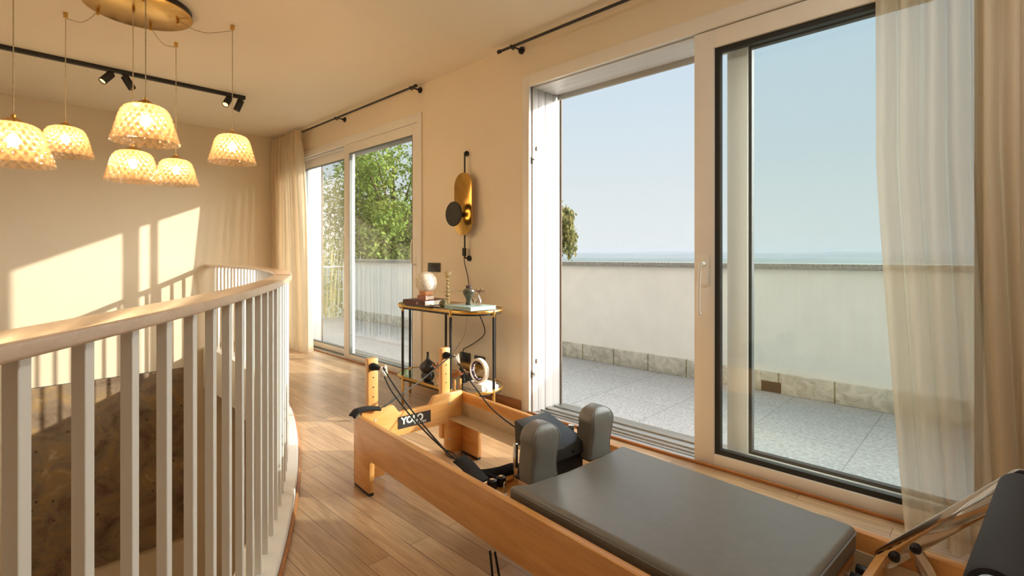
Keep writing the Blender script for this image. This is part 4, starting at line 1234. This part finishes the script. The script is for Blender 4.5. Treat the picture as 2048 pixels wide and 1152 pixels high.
# foot end: cross bar, foot bar with chrome arms
k = MB(); k.box(1.945, 1.965, TK + .002, BW - TK - .002, .225, .300); k.build('spring_bar', M['beechy'], rf, local=True, bevel=.003)
for bb in (.38, .44, .50, .55):
    k = MB(); k.cyl((1.944, bb, .272), (1.915, bb, .272), .013, seg=16); k.build('spring_knob', M['blackp'], rf, local=True, bevel=.002)
def arm(bc):
    p, q = Vector((1.965, 0, .298)), Vector((2.222, 0, .592))
    d = (q - p).normalized(); n = Vector((-d.z, 0, d.x)); w = .024
    pts = [p + n * w * math.cos(a) + d * -w * math.sin(a) for a in [PI * k / 10 for k in range(11)]][::1] + [q + n * w * math.cos(a) + d * -w * math.sin(a) for a in [PI + PI * k / 10 for k in range(11)]]
    k = MB(); k.prism([(v.x, bc, v.z) for v in pts], (0, .006, 0)); o = k.build('foot_bar_arm', M['chrome'], rf, local=True, bevel=.001)
    s = MB(); s.tube([(2.03, bc - .004, .350), (2.10, bc - .004, .20)], .01, 10, flat=(.003, .019)); s.build('brace', M['chrome'], o, local=True)
    for v in ((2.03, .352), (1.985, .312)):
        s = MB(); s.lathe([(.013, 0), (.013, .005), (.007, .010)], (v[0], bc - .0005, v[1]), (0, -1, 0), 16); s.build('bolt', M['blackp'], o, local=True)
arm(BW - TK - .012); arm(TK + .006)
k = MB(); k.cyl((2.222, TK + .014, .585), (2.222, BW - TK - .014, .585), .012); k.build('foot_bar', M['chrome'], rf, local=True)
k = MB(); k.lathe([(.013, 0), (.034, 0), (.038, .006), (.038, .500), (.034, .506), (.013, .506)], (2.222, .052, .585), (0, 1, 0), 32); k.build('foot_bar_grip', M['foam'], rf, local=True)
k = MB(); k.tube(spline([(1.06, -.008, .156), (1.075, -.012, .10), (1.10, -.02, .012)], 5), .004, 8); k.build('rope', M['rope'], rf, local=True)
k = MB(); k.tube(spline([(1.075, .0, .156), (1.085, .005, .10), (1.105, .01, .012)], 5), .004, 8); k.build('rope', M['rope'], rf, local=True)

# ------------------------------------------------------------------ light
sun = bpy.data.lights.new('sun', 'SUN'); sun.energy = 6.0; sun.color = (1.0, .93, .83); sun.angle = math.radians(.7)
so = bpy.data.objects.new('sun', sun); C.objects.link(so)
sd = Vector((-1.0, 1.03, -.462)).normalized()
so.rotation_euler = sd.to_track_quat('-Z', 'Y').to_euler(); so.location = (12, -12, 8)

w = bpy.data.worlds.new('sky'); bpy.context.scene.world = w; w.use_nodes = True
nt = w.node_tree
for n in list(nt.nodes): nt.nodes.remove(n)
out = N(nt, 'ShaderNodeOutputWorld'); bg = N(nt, 'ShaderNodeBackground'); bg.inputs['Strength'].default_value = 1.0
tc = N(nt, 'ShaderNodeTexCoord'); sx = N(nt, 'ShaderNodeSeparateXYZ'); nt.links.new(tc.outputs['Generated'], sx.inputs[0])
cr = N(nt, 'ShaderNodeValToRGB'); e = cr.color_ramp.elements
e[0].position = 0.0; e[0].color = lin((226, 229, 226)) + (1,)
e[1].position = 1.0; e[1].color = (1.3, 1.45, 1.6, 1)
for p, c in ((.06, (224, 230, 230)), (.22, (212, 225, 232)), (.42, (198, 218, 234))):
    k = e.new(p); k.color = lin(c) + (1,)
k = e.new(.62); k.color = (1.0, 1.12, 1.25, 1)
nt.links.new(sx.outputs['Z'], cr.inputs['Fac'])
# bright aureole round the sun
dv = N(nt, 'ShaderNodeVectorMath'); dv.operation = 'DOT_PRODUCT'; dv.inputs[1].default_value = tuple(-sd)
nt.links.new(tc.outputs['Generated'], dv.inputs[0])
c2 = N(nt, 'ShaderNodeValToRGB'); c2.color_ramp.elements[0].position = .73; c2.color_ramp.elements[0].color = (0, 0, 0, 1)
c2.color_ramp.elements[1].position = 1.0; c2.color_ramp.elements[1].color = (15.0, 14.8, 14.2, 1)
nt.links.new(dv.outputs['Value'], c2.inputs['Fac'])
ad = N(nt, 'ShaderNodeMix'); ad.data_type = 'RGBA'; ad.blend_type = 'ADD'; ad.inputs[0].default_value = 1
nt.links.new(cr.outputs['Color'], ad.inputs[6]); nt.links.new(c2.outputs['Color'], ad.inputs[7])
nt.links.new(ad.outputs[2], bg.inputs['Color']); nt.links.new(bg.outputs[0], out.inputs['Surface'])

# ------------------------------------------------------------------ camera and colour
cam = bpy.data.cameras.new('camera'); co = bpy.data.objects.new('camera', cam); C.objects.link(co)
cam.sensor_width = 36.0; cam.sensor_fit = 'HORIZONTAL'
cam.lens = 999.29 / 2048 * 36.0
cam.shift_x = 0.0; cam.shift_y = -(576 - 512.19) / 2048
cam.clip_start = .02; cam.clip_end = 20000
co.location = (0, 0, 1.1); co.rotation_euler = (PI / 2, 0, -math.radians(45.8984))
S = bpy.context.scene
S.camera = co
S.view_settings.view_transform = 'Standard'; S.view_settings.look = 'None'; S.view_settings.gamma = 1.0; S.view_settings.use_curve_mapping = False
S.view_settings.exposure = 0.07
S.cycles.use_denoising = True
S.cycles.max_bounces = 16; S.cycles.diffuse_bounces = 8; S.cycles.glossy_bounces = 6; S.cycles.transparent_max_bounces = 24; S.cycles.transmission_bounces = 8
S.cycles.sample_clamp_indirect = 6.0; S.cycles.blur_glossy = 1.0
